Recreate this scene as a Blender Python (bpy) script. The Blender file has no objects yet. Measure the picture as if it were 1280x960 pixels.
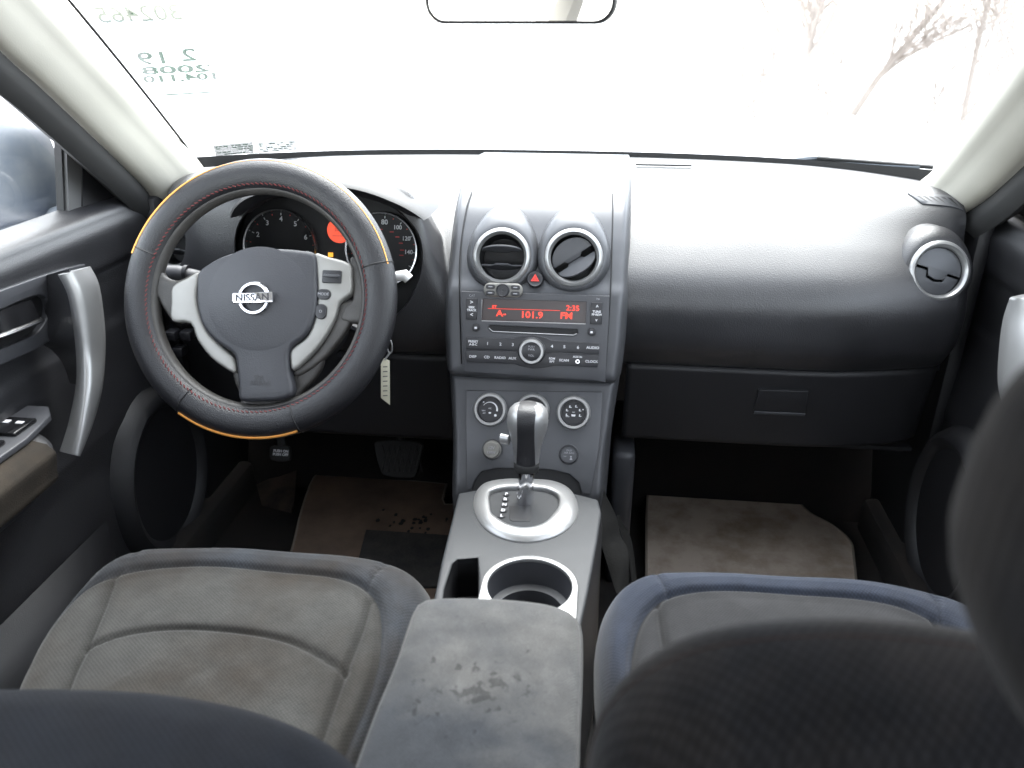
import bpy, bmesh, math, random
from mathutils import Vector, Matrix
random.seed(7)
sc = bpy.context.scene
COL = sc.collection
PI = math.pi
rad = math.radians
V = Vector

# ------------------------------------------------------------------ camera (metres; x right, y forward, z up, cabin floor at z=0)
FPX, PITCH, YAW = 1000.0, rad(24.7), rad(6.5)
CAM = V((.095, 0, .98))
FW = V((-math.sin(YAW)*math.cos(PITCH), math.cos(YAW)*math.cos(PITCH), -math.sin(PITCH)))
RT = V((math.cos(YAW), math.sin(YAW), 0))
UP = V((-math.sin(YAW)*math.sin(PITCH), math.cos(YAW)*math.sin(PITCH), math.cos(PITCH)))
def ray(px, py): return FW + RT*((px-640)/FPX) + UP*((480-py)/FPX)
def P(px, py, x=None, y=None, z=None):
    """measured point: sight line of the survey camera met with a known plane of the car"""
    d = ray(px, py)
    i, v = (0, x) if x is not None else (1, y) if y is not None else (2, z)
    return CAM + d*((v-CAM[i])/d[i])

# ------------------------------------------------------------------ materials
MATS = {}
def nt_new(name):
    m = bpy.data.materials.new(name); m.use_nodes = True
    return m, m.node_tree, m.node_tree.nodes['Principled BSDF']
def mat(name, col, rough=.5, metal=0., bump=0., bscale=400., var=0., vscale=6., col2=None, spec=.5, coat=0., emit=None, estr=0., sheen=0., rvar=0., lo=.35, hi=.7):
    m, nt, b = nt_new(name)
    c = (*col, 1) if len(col) == 3 else col
    b.inputs['Base Color'].default_value = c
    b.inputs['Roughness'].default_value = rough
    b.inputs['Metallic'].default_value = metal
    b.inputs['Specular IOR Level'].default_value = spec
    b.inputs['Coat Weight'].default_value = coat
    if sheen:
        b.inputs['Sheen Weight'].default_value = sheen
        b.inputs['Sheen Roughness'].default_value = .5
    if emit:
        b.inputs['Emission Color'].default_value = (*emit, 1); b.inputs['Emission Strength'].default_value = estr
    tc = nt.nodes.new('ShaderNodeTexCoord')
    if var or col2:
        n = nt.nodes.new('ShaderNodeTexNoise'); n.inputs['Scale'].default_value = vscale
        n.inputs['Detail'].default_value = 6; n.inputs['Roughness'].default_value = .62
        nt.links.new(tc.outputs['Object'], n.inputs['Vector'])
        r = nt.nodes.new('ShaderNodeMapRange'); r.inputs['From Min'].default_value = lo; r.inputs['From Max'].default_value = hi
        nt.links.new(n.outputs['Fac'], r.inputs['Value'])
        mx = nt.nodes.new('ShaderNodeMix'); mx.data_type = 'RGBA'
        mx.inputs['A'].default_value = c
        mx.inputs['B'].default_value = (*(col2 or [k*(1+var) for k in col]), 1)
        nt.links.new(r.outputs['Result'], mx.inputs['Factor'])
        nt.links.new(mx.outputs['Result'], b.inputs['Base Color'])
        if rvar:
            r2 = nt.nodes.new('ShaderNodeMapRange'); r2.inputs['From Min'].default_value = .3; r2.inputs['From Max'].default_value = .7
            r2.inputs['To Min'].default_value = rough-rvar; r2.inputs['To Max'].default_value = rough+rvar
            nt.links.new(n.outputs['Fac'], r2.inputs['Value']); nt.links.new(r2.outputs['Result'], b.inputs['Roughness'])
    if bump:
        n = nt.nodes.new('ShaderNodeTexVoronoi'); n.inputs['Scale'].default_value = bscale
        nt.links.new(tc.outputs['Object'], n.inputs['Vector'])
        bp = nt.nodes.new('ShaderNodeBump'); bp.inputs['Strength'].default_value = bump; bp.inputs['Distance'].default_value = .0006
        nt.links.new(n.outputs['Distance'], bp.inputs['Height']); nt.links.new(bp.outputs['Normal'], b.inputs['Normal'])
    MATS[name] = m
    return m

DASH = mat('dash_plastic', (.015,.015,.017), .43, spec=.8, bump=.45, bscale=560, var=.45, vscale=9, rvar=.07)
DASHD = mat('lower_plastic', (.0085,.0085,.010), .55, bump=.25, bscale=600, var=.3, vscale=7)
PANEL = mat('console_metallic_paint', (.072,.074,.080), .42, metal=.35, var=.12, vscale=5)
PANELD = mat('radio_plastic', (.040,.041,.046), .42, var=.15, vscale=12)
BUTTON = mat('button_plastic', (.016,.016,.019), .38)
SILVER = mat('satin_silver', (.33,.33,.33), .34, metal=.65, var=.10, vscale=9, rvar=.05)
SILVERW = mat('satin_silver_wheel', (.27,.265,.25), .42, metal=.4, var=-.15, vscale=14)
CHROME = mat('chrome', (.75,.75,.77), .10, metal=1.)
CHROMES = mat('brushed_chrome', (.62,.62,.63), .25, metal=1.)
BLACK = mat('black_void', (.006,.006,.007), .6)
GLOSSB = mat('gloss_black', (.008,.008,.009), .16)
AIRBAG = mat('airbag_vinyl', (.029,.030,.035), .46, bump=.3, bscale=500, var=.2, vscale=12)
LEATHER = mat('wheel_cover_leather', (.009,.009,.011), .36, bump=.65, bscale=750, var=.3, vscale=20, rvar=.06)
LEATHERG = mat('worn_wheel_rim', (.050,.047,.044), .5, bump=.3, bscale=500, var=-.4, vscale=25)
BRONZE = mat('orange_bronze_trim', (.95,.42,.10), .3, metal=.5)
REDTH = mat('dark_red_thread', (.13,.018,.018), .7)
GREYTH = mat('grey_thread', (.055,.055,.055), .9, spec=.1)
BEIGE = mat('beige_trim', (.40,.385,.335), .7, bump=.1, bscale=500, var=-.06, vscale=4)
LINER = mat('headliner', (.62,.61,.57), .9)
CARPET = mat('black_carpet', (.006,.0055,.0055), .95, bump=1., bscale=900, var=.9, vscale=9, col2=(.014,.010,.008))
RUBBER = mat('black_rubber', (.012,.012,.012), .7)
MATB = mat('beige_mat', (.44,.37,.31), .95, bump=1., bscale=700, vscale=13, col2=(.24,.18,.13), lo=.42, hi=.70)
WHITE = mat('white_print', (.62,.62,.64), .5)
WHITED = mat('dim_print', (.30,.30,.32), .5)
RED = mat('hazard_red', (.65,.05,.04), .4)
LCD = mat('lcd_glass', (.018,.016,.016), .3, emit=(1,.2,.12), estr=.0010)
LCDRED = mat('lcd_red', (.3,.02,.01), .4, emit=(1,.06,.03), estr=.11)
ORANGE = mat('orange_backlight', (.3,.04,.01), .4, emit=(1,.085,.025), estr=.075)
ORANGED = mat('orange_dark_segments', (.12,.01,.004), .4, emit=(1,.05,.01), estr=.008)
AMBER = mat('amber_lamp', (.3,.15,.01), .4, emit=(1,.42,.03), estr=.11)
CREAM = mat('cream_plastic', (.60,.57,.44), .5, var=-.15, vscale=60)
KNOBG = mat('worn_knob_plastic', (.17,.165,.15), .45, var=-.3, vscale=60)
STALK = mat('stalk_grey', (.05,.05,.055), .5, var=.2, vscale=30)
STALKW = mat('stalk_tip_white', (.62,.61,.60), .45)
BODYP = mat('blue_car_paint', (.03,.055,.13), .25, coat=.8)
MIRRORP = mat('dirty_mirror_paint', (.07,.085,.11), .5, vscale=12, col2=(.13,.14,.15))
SNOW = mat('snow', (.50,.50,.51), .9, vscale=.5, col2=(.38,.37,.36))
BARK = mat('pale_bark', (.30,.26,.23), .9, vscale=3, col2=(.36,.32,.29))
PAPER = mat('faded_paper', (.72,.76,.72), .7)
SAILP = mat('sail_grey', (.10,.10,.10), .6)
MIRROR = mat('mirror_silver', (.9,.9,.9), .01, metal=1.)
BAGL = mat('bag_leather', (.0045,.0045,.0045), .9, spec=.1, bump=.5, bscale=350, var=.6, vscale=14)
MATR = mat('mat_heel_rubber', (.018,.018,.018), .7, bump=.8, bscale=160, col2=(.05,.045,.04), vscale=25)

def fabric(name, inner, outer, stain_shade, stain_shade_amt=.6, dots=330., zone='zone', sheen=.12, blots_shade=None):
    """seat cloth: darker outer bolsters, lighter centre panel (attribute 'zone' > 0), dirt, woven dots; armrest also has roof shade painted in"""
    m, nt, b = nt_new(name)
    N = nt.nodes.new; L = nt.links.new
    b.inputs['Roughness'].default_value = .9
    b.inputs['Sheen Weight'].default_value = sheen; b.inputs['Sheen Roughness'].default_value = .45
    b.inputs['Specular IOR Level'].default_value = .10 if sheen > .05 else .03
    tc = N('ShaderNodeTexCoord')
    at = N('ShaderNodeAttribute'); at.attribute_name = zone
    st = N('ShaderNodeMapRange'); st.inputs['From Min'].default_value = -.0008; st.inputs['From Max'].default_value = .0008
    L(at.outputs['Fac'], st.inputs['Value'])
    mx = N('ShaderNodeMix'); mx.data_type = 'RGBA'; mx.inputs['A'].default_value = (*outer,1); mx.inputs['B'].default_value = (*inner,1)
    L(st.outputs['Result'], mx.inputs['Factor'])
    n1 = N('ShaderNodeTexNoise'); n1.inputs['Scale'].default_value = 7; n1.inputs['Detail'].default_value = 5; n1.inputs['Roughness'].default_value = .6
    L(tc.outputs['Object'], n1.inputs['Vector'])
    r1 = N('ShaderNodeMapRange'); r1.inputs['From Min'].default_value = .42; r1.inputs['From Max'].default_value = .72; r1.inputs['To Max'].default_value = stain_shade_amt
    L(n1.outputs['Fac'], r1.inputs['Value'])
    mx2 = N('ShaderNodeMix'); mx2.data_type = 'RGBA'; mx2.inputs['B'].default_value = (*stain_shade,1)
    L(r1.outputs['Result'], mx2.inputs['Factor']); L(mx.outputs['Result'], mx2.inputs['A'])
    n2 = N('ShaderNodeTexNoise'); n2.inputs['Scale'].default_value = 34; n2.inputs['Detail'].default_value = 10; n2.inputs['Roughness'].default_value = .68
    mp = N('ShaderNodeMapping'); mp.inputs['Location'].default_value = (3,5,1); L(tc.outputs['Object'], mp.inputs['Vector']); L(mp.outputs['Vector'], n2.inputs['Vector'])
    r2 = N('ShaderNodeMapRange'); r2.inputs['From Min'].default_value = .38; r2.inputs['From Max'].default_value = .68; r2.inputs['To Min'].default_value = .84; r2.inputs['To Max'].default_value = 1.14
    L(n2.outputs['Fac'], r2.inputs['Value'])
    # woven dots
    rot = N('ShaderNodeMapping'); rot.inputs['Rotation'].default_value = (0,0,rad(38)); rot.inputs['Scale'].default_value = (1,1,.0)
    L(tc.outputs['Object'], rot.inputs['Vector'])
    vo = N('ShaderNodeTexVoronoi'); vo.inputs['Scale'].default_value = dots; vo.inputs['Randomness'].default_value = .15
    L(rot.outputs['Vector'], vo.inputs['Vector'])
    rd = N('ShaderNodeMapRange'); rd.inputs['From Min'].default_value = .1; rd.inputs['From Max'].default_value = .6; rd.inputs['To Min'].default_value = 1.22; rd.inputs['To Max'].default_value = .66
    L(vo.outputs['Distance'], rd.inputs['Value'])
    mu0 = N('ShaderNodeMath'); mu0.operation = 'MULTIPLY'; L(r2.outputs['Result'], mu0.inputs[0]); L(rd.outputs['Result'], mu0.inputs[1])
    # grime gathered along the joints (attribute 'grime' holds distance to the nearest seam)
    ag = N('ShaderNodeAttribute'); ag.attribute_name = 'grime'
    rg = N('ShaderNodeMapRange'); rg.inputs['From Min'].default_value = 0; rg.inputs['From Max'].default_value = 1; rg.inputs['To Min'].default_value = 1.; rg.inputs['To Max'].default_value = .55
    L(ag.outputs['Fac'], rg.inputs['Value'])
    mu1 = N('ShaderNodeMath'); mu1.operation = 'MULTIPLY'; L(mu0.outputs[0], mu1.inputs[0]); L(rg.outputs['Result'], mu1.inputs[1])
    mu = mu1
    if blots_shade:
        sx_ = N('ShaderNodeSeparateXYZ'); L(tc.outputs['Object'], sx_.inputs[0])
        ny = N('ShaderNodeMath'); ny.operation = 'MULTIPLY_ADD'; ny.inputs[1].default_value = -1.5; ny.inputs[2].default_value = .87; L(sx_.outputs['Y'], ny.inputs[0])  # cloth darkens towards the rear: roof shade put into the colour, over the stains
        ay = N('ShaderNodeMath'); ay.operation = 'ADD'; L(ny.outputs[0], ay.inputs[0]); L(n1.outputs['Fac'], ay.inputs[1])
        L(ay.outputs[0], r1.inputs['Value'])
        ds_ = N('ShaderNodeVectorMath'); ds_.operation = 'DISTANCE'; ds_.inputs[1].default_value = blots_shade[0]
        L(tc.outputs['Object'], ds_.inputs[0])
        bn = N('ShaderNodeTexNoise'); bn.inputs['Scale'].default_value = 85; bn.inputs['Detail'].default_value = 6; bn.inputs['Distortion'].default_value = .35
        L(tc.outputs['Object'], bn.inputs['Vector'])
        fa = N('ShaderNodeMapRange'); fa.inputs['From Min'].default_value = 0; fa.inputs['From Max'].default_value = blots_shade[1]; fa.inputs['To Min'].default_value = .10; fa.inputs['To Max'].default_value = -.12
        L(ds_.outputs['Value'], fa.inputs['Value'])
        sm_ = N('ShaderNodeMath'); sm_.operation = 'ADD'; L(bn.outputs['Fac'], sm_.inputs[0]); L(fa.outputs['Result'], sm_.inputs[1])
        th_ = N('ShaderNodeMapRange'); th_.inputs['From Min'].default_value = .56; th_.inputs['From Max'].default_value = .63; th_.inputs['To Min'].default_value = 1; th_.inputs['To Max'].default_value = .55
        L(sm_.outputs[0], th_.inputs['Value'])
        mu = N('ShaderNodeMath'); mu.operation = 'MULTIPLY'; L(mu1.outputs[0], mu.inputs[0]); L(th_.outputs['Result'], mu.inputs[1])
    vm = N('ShaderNodeVectorMath'); vm.operation = 'SCALE'; L(mx2.outputs['Result'], vm.inputs[0]); L(mu.outputs['Value'], vm.inputs['Scale'])
    L(vm.outputs['Vector'], b.inputs['Base Color'])
    bp = N('ShaderNodeBump'); bp.inputs['Strength'].default_value = .35; bp.inputs['Distance'].default_value = .001; bp.invert = True
    L(vo.outputs['Distance'], bp.inputs['Height']); L(bp.outputs['Normal'], b.inputs['Normal'])
    return m
FABD = fabric('driver_cloth', (.037,.0365,.0345), (.026,.029,.034), (.020,.015,.0105), .85)
FABP = fabric('passenger_cloth', (.019,.019,.020), (.017,.0215,.033), (.022,.022,.024), .45)
FABA = fabric('armrest_cloth', (.070,.069,.067), (.070,.069,.067), (.020,.023,.028), .85, 420., blots_shade=(tuple(P(590,868,z=.44)), .07))
FABBK = fabric('backrest_cloth', (.0075,.0085,.011), (.0075,.0085,.011), (.012,.0115,.012), .6, 260., sheen=.04)
FABBR = fabric('black_back_cloth', (.010,.010,.011), (.010,.010,.011), (.022,.018,.015), .6, 220., sheen=.04)

def glass_mat(name, tint=(1,1,1), gloss=.06):
    m = bpy.data.materials.new(name); m.use_nodes = True; nt = m.node_tree; nt.nodes.clear()
    o = nt.nodes.new('ShaderNodeOutputMaterial'); t = nt.nodes.new('ShaderNodeBsdfTransparent'); t.inputs['Color'].default_value = (*tint,1)
    g = nt.nodes.new('ShaderNodeBsdfGlossy'); g.inputs['Roughness'].default_value = .02
    mx = nt.nodes.new('ShaderNodeMixShader'); fr = nt.nodes.new('ShaderNodeLayerWeight'); fr.inputs['Blend'].default_value = .5
    pw = nt.nodes.new('ShaderNodeMath'); pw.operation = 'POWER'; pw.inputs[1].default_value = 5; nt.links.new(fr.outputs['Facing'], pw.inputs[0])
    ad = nt.nodes.new('ShaderNodeMath'); ad.operation = 'MULTIPLY_ADD'; ad.inputs[1].default_value = .6; ad.inputs[2].default_value = .04
    nt.links.new(pw.outputs[0], ad.inputs[0]); nt.links.new(ad.outputs[0], mx.inputs['Fac'])
    nt.links.new(t.outputs[0], mx.inputs[1]); nt.links.new(g.outputs[0], mx.inputs[2]); nt.links.new(mx.outputs[0], o.inputs['Surface'])
    return m
GLASS = glass_mat('window_glass', (.93,.96,.95))
def film_mat(name, col, fac):
    m = bpy.data.materials.new(name); m.use_nodes = True; nt = m.node_tree; b = nt.nodes['Principled BSDF']
    b.inputs['Base Color'].default_value = (*col,1); b.inputs['Roughness'].default_value = .6
    b.inputs['Alpha'].default_value = fac
    return m
FILMG = film_mat('green_sticker_film', (.35,.75,.50), .16)
FILMT = film_mat('green_sticker_print', (.015,.15,.07), .62)
FILMW = film_mat('paper_label', (.14,.14,.135), .58)
FILMW2 = film_mat('pale_paper_label', (.22,.23,.25), .50)

# ------------------------------------------------------------------ object helpers
def tag(o, label=None, cat=None, group=None, kind=None):
    if label: o['label'] = label
    if cat: o['category'] = cat
    if group: o['group'] = group
    if kind: o['kind'] = kind
    return o
def thing(name, label, cat, loc=(0,0,0), group=None):
    o = bpy.data.objects.new(name, None); COL.objects.link(o); o.location = loc; o.empty_display_size = .05
    bpy.context.view_layer.update()
    return tag(o, label, cat, group)
def fin(name, me, m, parent=None, angle=40, smooth=True):
    for p in me.polygons: p.use_smooth = smooth
    if smooth: me.set_sharp_from_angle(angle=rad(angle))
    if m is not None and not me.materials: me.materials.append(m)
    me.name = name
    # put the origin in the middle of the piece
    if len(me.vertices):
        lo = [min(v.co[i] for v in me.vertices) for i in range(3)]; hi = [max(v.co[i] for v in me.vertices) for i in range(3)]
        c = V([(lo[i]+hi[i])/2 for i in range(3)])
    o = bpy.data.objects.new(name, me)
    COL.objects.link(o)
    if parent is not None:
        o.parent = parent
        off = V((0,0,0)); q = parent
        while q is not None: off += q.location if q.type == 'EMPTY' else V((0,0,0)); q = q.parent
        o.matrix_parent_inverse = Matrix.Translation(-off) if parent.type == 'EMPTY' else Matrix.Identity(4)
    return o

class Fr:
    """local frame: a along u, b along v, c along the outward normal"""
    def __init__(s, o, u=(1,0,0), v=(0,0,1)):
        s.o = V(o); s.u = V(u).normalized(); v = V(v); s.n = s.u.cross(v).normalized(); s.v = s.n.cross(s.u).normalized()
    def pt(s, a, b, c=0): return s.o + s.u*a + s.v*b + s.n*c
    def px(s, x, y, c=0):
        d = ray(x, y); o = s.o + s.n*c; t = (o-CAM).dot(s.n)/d.dot(s.n); q = CAM + d*t - o
        return (q.dot(s.u), q.dot(s.v))
    def mtx(s):
        return Matrix(((s.u.x,s.v.x,s.n.x,s.o.x),(s.u.y,s.v.y,s.n.y,s.o.y),(s.u.z,s.v.z,s.n.z,s.o.z),(0,0,0,1)))
    def moved(s, a=0, b=0, c=0):
        f = Fr(s.o, s.u, s.v); f.o = s.pt(a,b,c); return f
    def turned(s, ang):
        return Fr(s.o, s.u*math.cos(ang)+s.v*math.sin(ang), s.v*math.cos(ang)-s.u*math.sin(ang))

def cr(pts, n=6, closed=True):
    """Catmull-Rom through the points"""
    pts = [V(p) for p in pts]; N = len(pts); out = []
    segs = N if closed else N-1
    for i in range(segs):
        g = (lambda k: pts[k % N]) if closed else (lambda k: pts[max(0,min(N-1,k))])
        p0,p1,p2,p3 = g(i-1),g(i),g(i+1),g(i+2)
        for j in range(n):
            t = j/n
            out.append(.5*((2*p1)+(p2-p0)*t+(2*p0-5*p1+4*p2-p3)*t*t+(3*p1-p0-3*p2+p3)*t**3))
    if not closed: out.append(pts[-1].copy())
    return out
def circ(cx, cy, r, n=40, ry=None): return [(cx+r*math.cos(2*PI*i/n), cy+(ry or r)*math.sin(2*PI*i/n)) for i in range(n)]
def rrect(x0, y0, x1, y1, r, n=5):
    out = []
    for cx, cy, a in ((x1-r,y1-r,0),(x0+r,y1-r,90),(x0+r,y0+r,180),(x1-r,y0+r,270)):
        for i in range(n+1):
            t = rad(a+90*i/n); out.append((cx+r*math.cos(t), cy+r*math.sin(t)))
    return out

class M:
    def __init__(s): s.bm = bmesh.new()
    def mesh_in(s, me, mtx=None):
        if mtx is not None: me.transform(mtx)
        s.bm.from_mesh(me); bpy.data.meshes.remove(me); return s
    def plate(s, loops, fr, c0, c1, bevel=0.):
        cu = bpy.data.curves.new('c', 'CURVE'); cu.dimensions = '2D'; cu.fill_mode = 'BOTH'
        for lp in loops:
            sp = cu.splines.new('POLY'); sp.points.add(len(lp)-1)
            for p, q in zip(sp.points, lp): p.co = (q[0], q[1], 0, 1)
            sp.use_cyclic_u = True
        bevel = min(bevel, (c1-c0)*.49)
        cu.extrude = max((c1-c0)/2-bevel, 0); cu.bevel_depth = bevel; cu.bevel_resolution = 2; cu.offset = -bevel
        o = bpy.data.objects.new('c', cu); COL.objects.link(o)
        dg = bpy.context.evaluated_depsgraph_get(); me = bpy.data.meshes.new_from_object(o.evaluated_get(dg))
        bpy.data.objects.remove(o); bpy.data.curves.remove(cu)
        return s.mesh_in(me, fr.mtx() @ Matrix.Translation((0,0,(c0+c1)/2)))
    def text(s, txt, fr, a, b, size, c=.0004, th=.00025, align='CENTER', sx=1., mirror=False, bold=0., shear=0.):
        cu = bpy.data.curves.new('t', 'FONT'); cu.body = txt; cu.size = size; cu.align_x = align; cu.align_y = 'CENTER'
        cu.extrude = th; cu.resolution_u = 3; cu.offset = bold; cu.shear = shear
        o = bpy.data.objects.new('t', cu); COL.objects.link(o)
        dg = bpy.context.evaluated_depsgraph_get(); me = bpy.data.meshes.new_from_object(o.evaluated_get(dg))
        bpy.data.objects.remove(o); bpy.data.curves.remove(cu)
        sc_ = Matrix.Diagonal((-sx if mirror else sx, 1, 1, 1))
        return s.mesh_in(me, fr.mtx() @ Matrix.Translation((a,b,c)) @ sc_)
    def loft(s, rings, closed=True, cap0=False, cap1=False, loop=False):
        vs = [[s.bm.verts.new(p) for p in r] for r in rings]
        n = len(rings[0]); R = len(vs)
        for i in range(R if loop else R-1):
            A, B = vs[i], vs[(i+1) % R]
            for j in range(n if closed else n-1):
                k = (j+1) % n
                try: s.bm.faces.new((A[j],A[k],B[k],B[j]))
                except ValueError: pass
        if cap0: s.bm.faces.new(list(reversed(vs[0])))
        if cap1: s.bm.faces.new(vs[-1])
        return s
    def lathe(s, prof, fr, n=40, sy=1., cap0=False, cap1=False):
        return s.loft([[fr.pt(r*math.cos(2*PI*i/n), r*sy*math.sin(2*PI*i/n), c) for i in range(n)] for r, c in prof], True, cap0, cap1)
    def tube(s, path, r, n=8, closed=False, caps=True, flat=1., up=None):
        path = [V(p) for p in path]; N = len(path); rings = []
        nrm = None
        for i, p in enumerate(path):
            a = path[(i-1) % N] if (closed or i > 0) else path[i]; b = path[(i+1) % N] if (closed or i < N-1) else path[i]
            t = (b-a).normalized()
            if nrm is None:
                nrm = V(up) if up else (V((0,0,1)) if abs(t.z) < .9 else V((1,0,0)))
            if up: nrm = V(up)
            nrm = (nrm - t*nrm.dot(t)).normalized(); bn = t.cross(nrm)
            rr = r[i] if isinstance(r, (list,tuple)) else r
            rings.append([p + nrm*rr*math.cos(2*PI*k/n)*flat + bn*rr*math.sin(2*PI*k/n) for k in range(n)])
        return s.loft(rings, True, caps and not closed, caps and not closed, closed)
    def box(s, lo, hi, bev=0., seg=2, fr=None):
        b = bmesh.new(); bmesh.ops.create_cube(b, size=1)
        for v in b.verts:
            v.co = V([(lo[i]+hi[i])/2 + v.co[i]*(hi[i]-lo[i]) for i in range(3)])
        if bev: bmesh.ops.bevel(b, geom=list(b.edges), offset=bev, segments=seg, profile=.5, affect='EDGES')
        me = bpy.data.meshes.new('b'); b.to_mesh(me); b.free()
        return s.mesh_in(me, fr.mtx() if fr else None)
    def grid(s, f, nu, nv):
        vs = [[s.bm.verts.new(f(i/nu, j/nv)) for j in range(nv+1)] for i in range(nu+1)]
        for i in range(nu):
            for j in range(nv): s.bm.faces.new((vs[i][j],vs[i+1][j],vs[i+1][j+1],vs[i][j+1]))
        return s
    def mesh(s, merge=1e-6, fix=True):
        if merge: bmesh.ops.remove_doubles(s.bm, verts=s.bm.verts, dist=merge)
        if fix: bmesh.ops.recalc_face_normals(s.bm, faces=s.bm.faces)
        me = bpy.data.meshes.new('m'); s.bm.to_mesh(me); s.bm.free(); return me
    def build(s, name, m, parent=None, angle=40, smooth=True, subsurf=0, label=None):
        o = fin(name, s.mesh(), m, parent, angle, smooth)
        if subsurf:
            md = o.modifiers.new('s', 'SUBSURF'); md.levels = md.render_levels = subsurf
        if label: o['label'] = label
        return o

def cut(o, cutters):
    """real holes: boolean the cutter meshes out of o"""
    for c in cutters:
        co = bpy.data.objects.new('cut', c.mesh()); COL.objects.link(co)
        md = o.modifiers.new('b', 'BOOLEAN'); md.operation = 'DIFFERENCE'; md.solver = 'EXACT'; md.object = co
        dg = bpy.context.evaluated_depsgraph_get()
        me = bpy.data.meshes.new_from_object(o.evaluated_get(dg))
        o.modifiers.clear(); old = o.data; o.data = me; me.name = old.name; bpy.data.meshes.remove(old)
        bpy.data.objects.remove(co)
    for p in o.data.polygons: p.use_smooth = True
    o.data.set_sharp_from_angle(angle=rad(35))

def lerp(a, b, t): return a + (b-a)*t
def sst(a, b, x):
    t = max(0, min(1, (x-a)/(b-a))); return t*t*(3-2*t)
def prof(pts, t):
    """point at 0..1 by index along a smoothed profile"""
    n = len(pts)-1; f = min(max(t*n, 0), n-1e-9); i = int(f); u = f-i
    g = lambda k: V(pts[max(0, min(n, k))])
    p0,p1,p2,p3 = g(i-1),g(i),g(i+1),g(i+2)
    return .5*((2*p1)+(p2-p0)*u+(2*p0-5*p1+4*p2-p3)*u*u+(3*p1-p0-3*p2+p3)*u**3)

# ================================================================== WORLD AND LIGHT (overcast)
w = bpy.data.worlds.new('World'); sc.world = w; w.use_nodes = True
nt = w.node_tree; bg = nt.nodes['Background']
sky = nt.nodes.new('ShaderNodeTexSky'); sky.sky_type = 'NISHITA'; sky.sun_disc = False
SUN_EL, SUN_ROT = rad(60), rad(4)
sky.sun_elevation = SUN_EL; sky.sun_rotation = SUN_ROT; sky.dust_density = 1.2; sky.air_density = 1.0
hs = nt.nodes.new('ShaderNodeHueSaturation'); hs.inputs['Saturation'].default_value = .28
nt.links.new(sky.outputs[0], hs.inputs['Color']); nt.links.new(hs.outputs[0], bg.inputs['Color'])
bg.inputs['Strength'].default_value = .12
sd = bpy.data.lights.new('sun', 'SUN'); so = bpy.data.objects.new('sun', sd); COL.objects.link(so)
sd.energy = .75; sd.angle = rad(60); sd.color = (1,.98,.95)
dirv = V((math.sin(SUN_ROT)*math.cos(SUN_EL), math.cos(SUN_ROT)*math.cos(SUN_EL), math.sin(SUN_EL)))
so.rotation_euler = dirv.to_track_quat('Z', 'Y').to_euler()
sc.view_settings.view_transform = 'Standard'; sc.view_settings.look = 'None'; sc.view_settings.gamma = 1
sc.view_settings.exposure = 3.7

cd = bpy.data.cameras.new('camera'); co = bpy.data.objects.new('camera', cd); COL.objects.link(co); sc.camera = co
cd.sensor_width = 36; cd.lens = FPX/1280*36; cd.clip_start = .02; cd.clip_end = 800
mm = Matrix((( RT.x, UP.x, -FW.x, CAM.x),(RT.y, UP.y, -FW.y, CAM.y),(RT.z, UP.z, -FW.z, CAM.z),(0,0,0,1)))
co.matrix_world = mm
cd.dof.use_dof = True; cd.dof.focus_distance = 1.35; cd.dof.aperture_fstop = 5.6
sc.cycles.max_bounces = 8; sc.cycles.diffuse_bounces = 5; sc.cycles.glossy_bounces = 4; sc.cycles.transparent_max_bounces = 12
sc.cycles.use_denoising = True; sc.cycles.caustics_reflective = False; sc.cycles.caustics_refractive = False
sc.cycles.sample_clamp_indirect = 6

# ================================================================== OUTSIDE
GZ = -.36
m = M(); m.grid(lambda u, v: V(((u-.5)*600, (v-.4)*600, GZ)), 12, 12)
tag(m.build('ground', SNOW), kind='structure')

def bare_tree(x, y, h, lean, label, seed, r0=.16):
    rnd = random.Random(seed)
    t = thing('bare_tree', label, 'tree', (x, y, GZ), 'bare trees beyond the windscreen')
    tr, br = M(), M()
    def limb(m_, p, d, L, r, lvl):
        pts = [p.copy()]; q = p.copy(); dd = d.copy(); n = 6
        for i in range(n):
            dd = (dd + V((rnd.uniform(-.22,.22), rnd.uniform(-.22,.22), rnd.uniform(-.08,.18)))*(.5 if lvl == 0 else 1)).normalized()
            q = q + dd*L/n; pts.append(q.copy())
        m_.tube(pts, [max(r*(1-.75*i/n), .006) for i in range(n+1)], 7 if lvl < 2 else 4)
        if lvl >= 3: return
        for k in range((17, 7, 6)[lvl]):
            f = rnd.uniform(.10 if lvl == 0 else .12, 1); i = min(int(f*n), n-1)
            b = pts[i].lerp(pts[i+1], f*n-i)
            a = rnd.uniform(0, 2*PI); sp = rnd.uniform(.5, 1.3)
            nd = (dd + V((math.cos(a)*sp, math.sin(a)*sp, rnd.uniform(-.1,.5)))).normalized()
            limb(br, b, nd, L*rnd.uniform(.34,.55), max(r*.36*(1-.5*f), .005), lvl+1)
    limb(tr, V((x, y, GZ-.05)), V((lean, 0, 1)).normalized(), h, r0, 0)
    tr.build('trunk', BARK, t); br.build('branches', BARK, t)
TREES = [(2.6,11.5,3.4,-.12,.085,'thicker pale bare tree seen through the windscreen right of the mirror'),
         (5.1,12.5,3.4,.05,.05,'bare tree near the right windscreen pillar'),
         (3.7,13,3.6,.35,.06,'leaning bare tree between the two right-hand trees'),
         (-3.0,15.5,2.6,-.05,.03,'thin bare tree seen above the steering wheel'),
         (-8.5,8.5,4,.06,.06,'bare tree seen through the left door window'),
         (6.6,13.5,3.6,-.1,.06,'bare tree at the far right beyond the windscreen pillar')]
for i, (x, y, h, ln, r0, lab) in enumerate(TREES): bare_tree(x, y, h, ln, lab, 20+i, r0)
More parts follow.
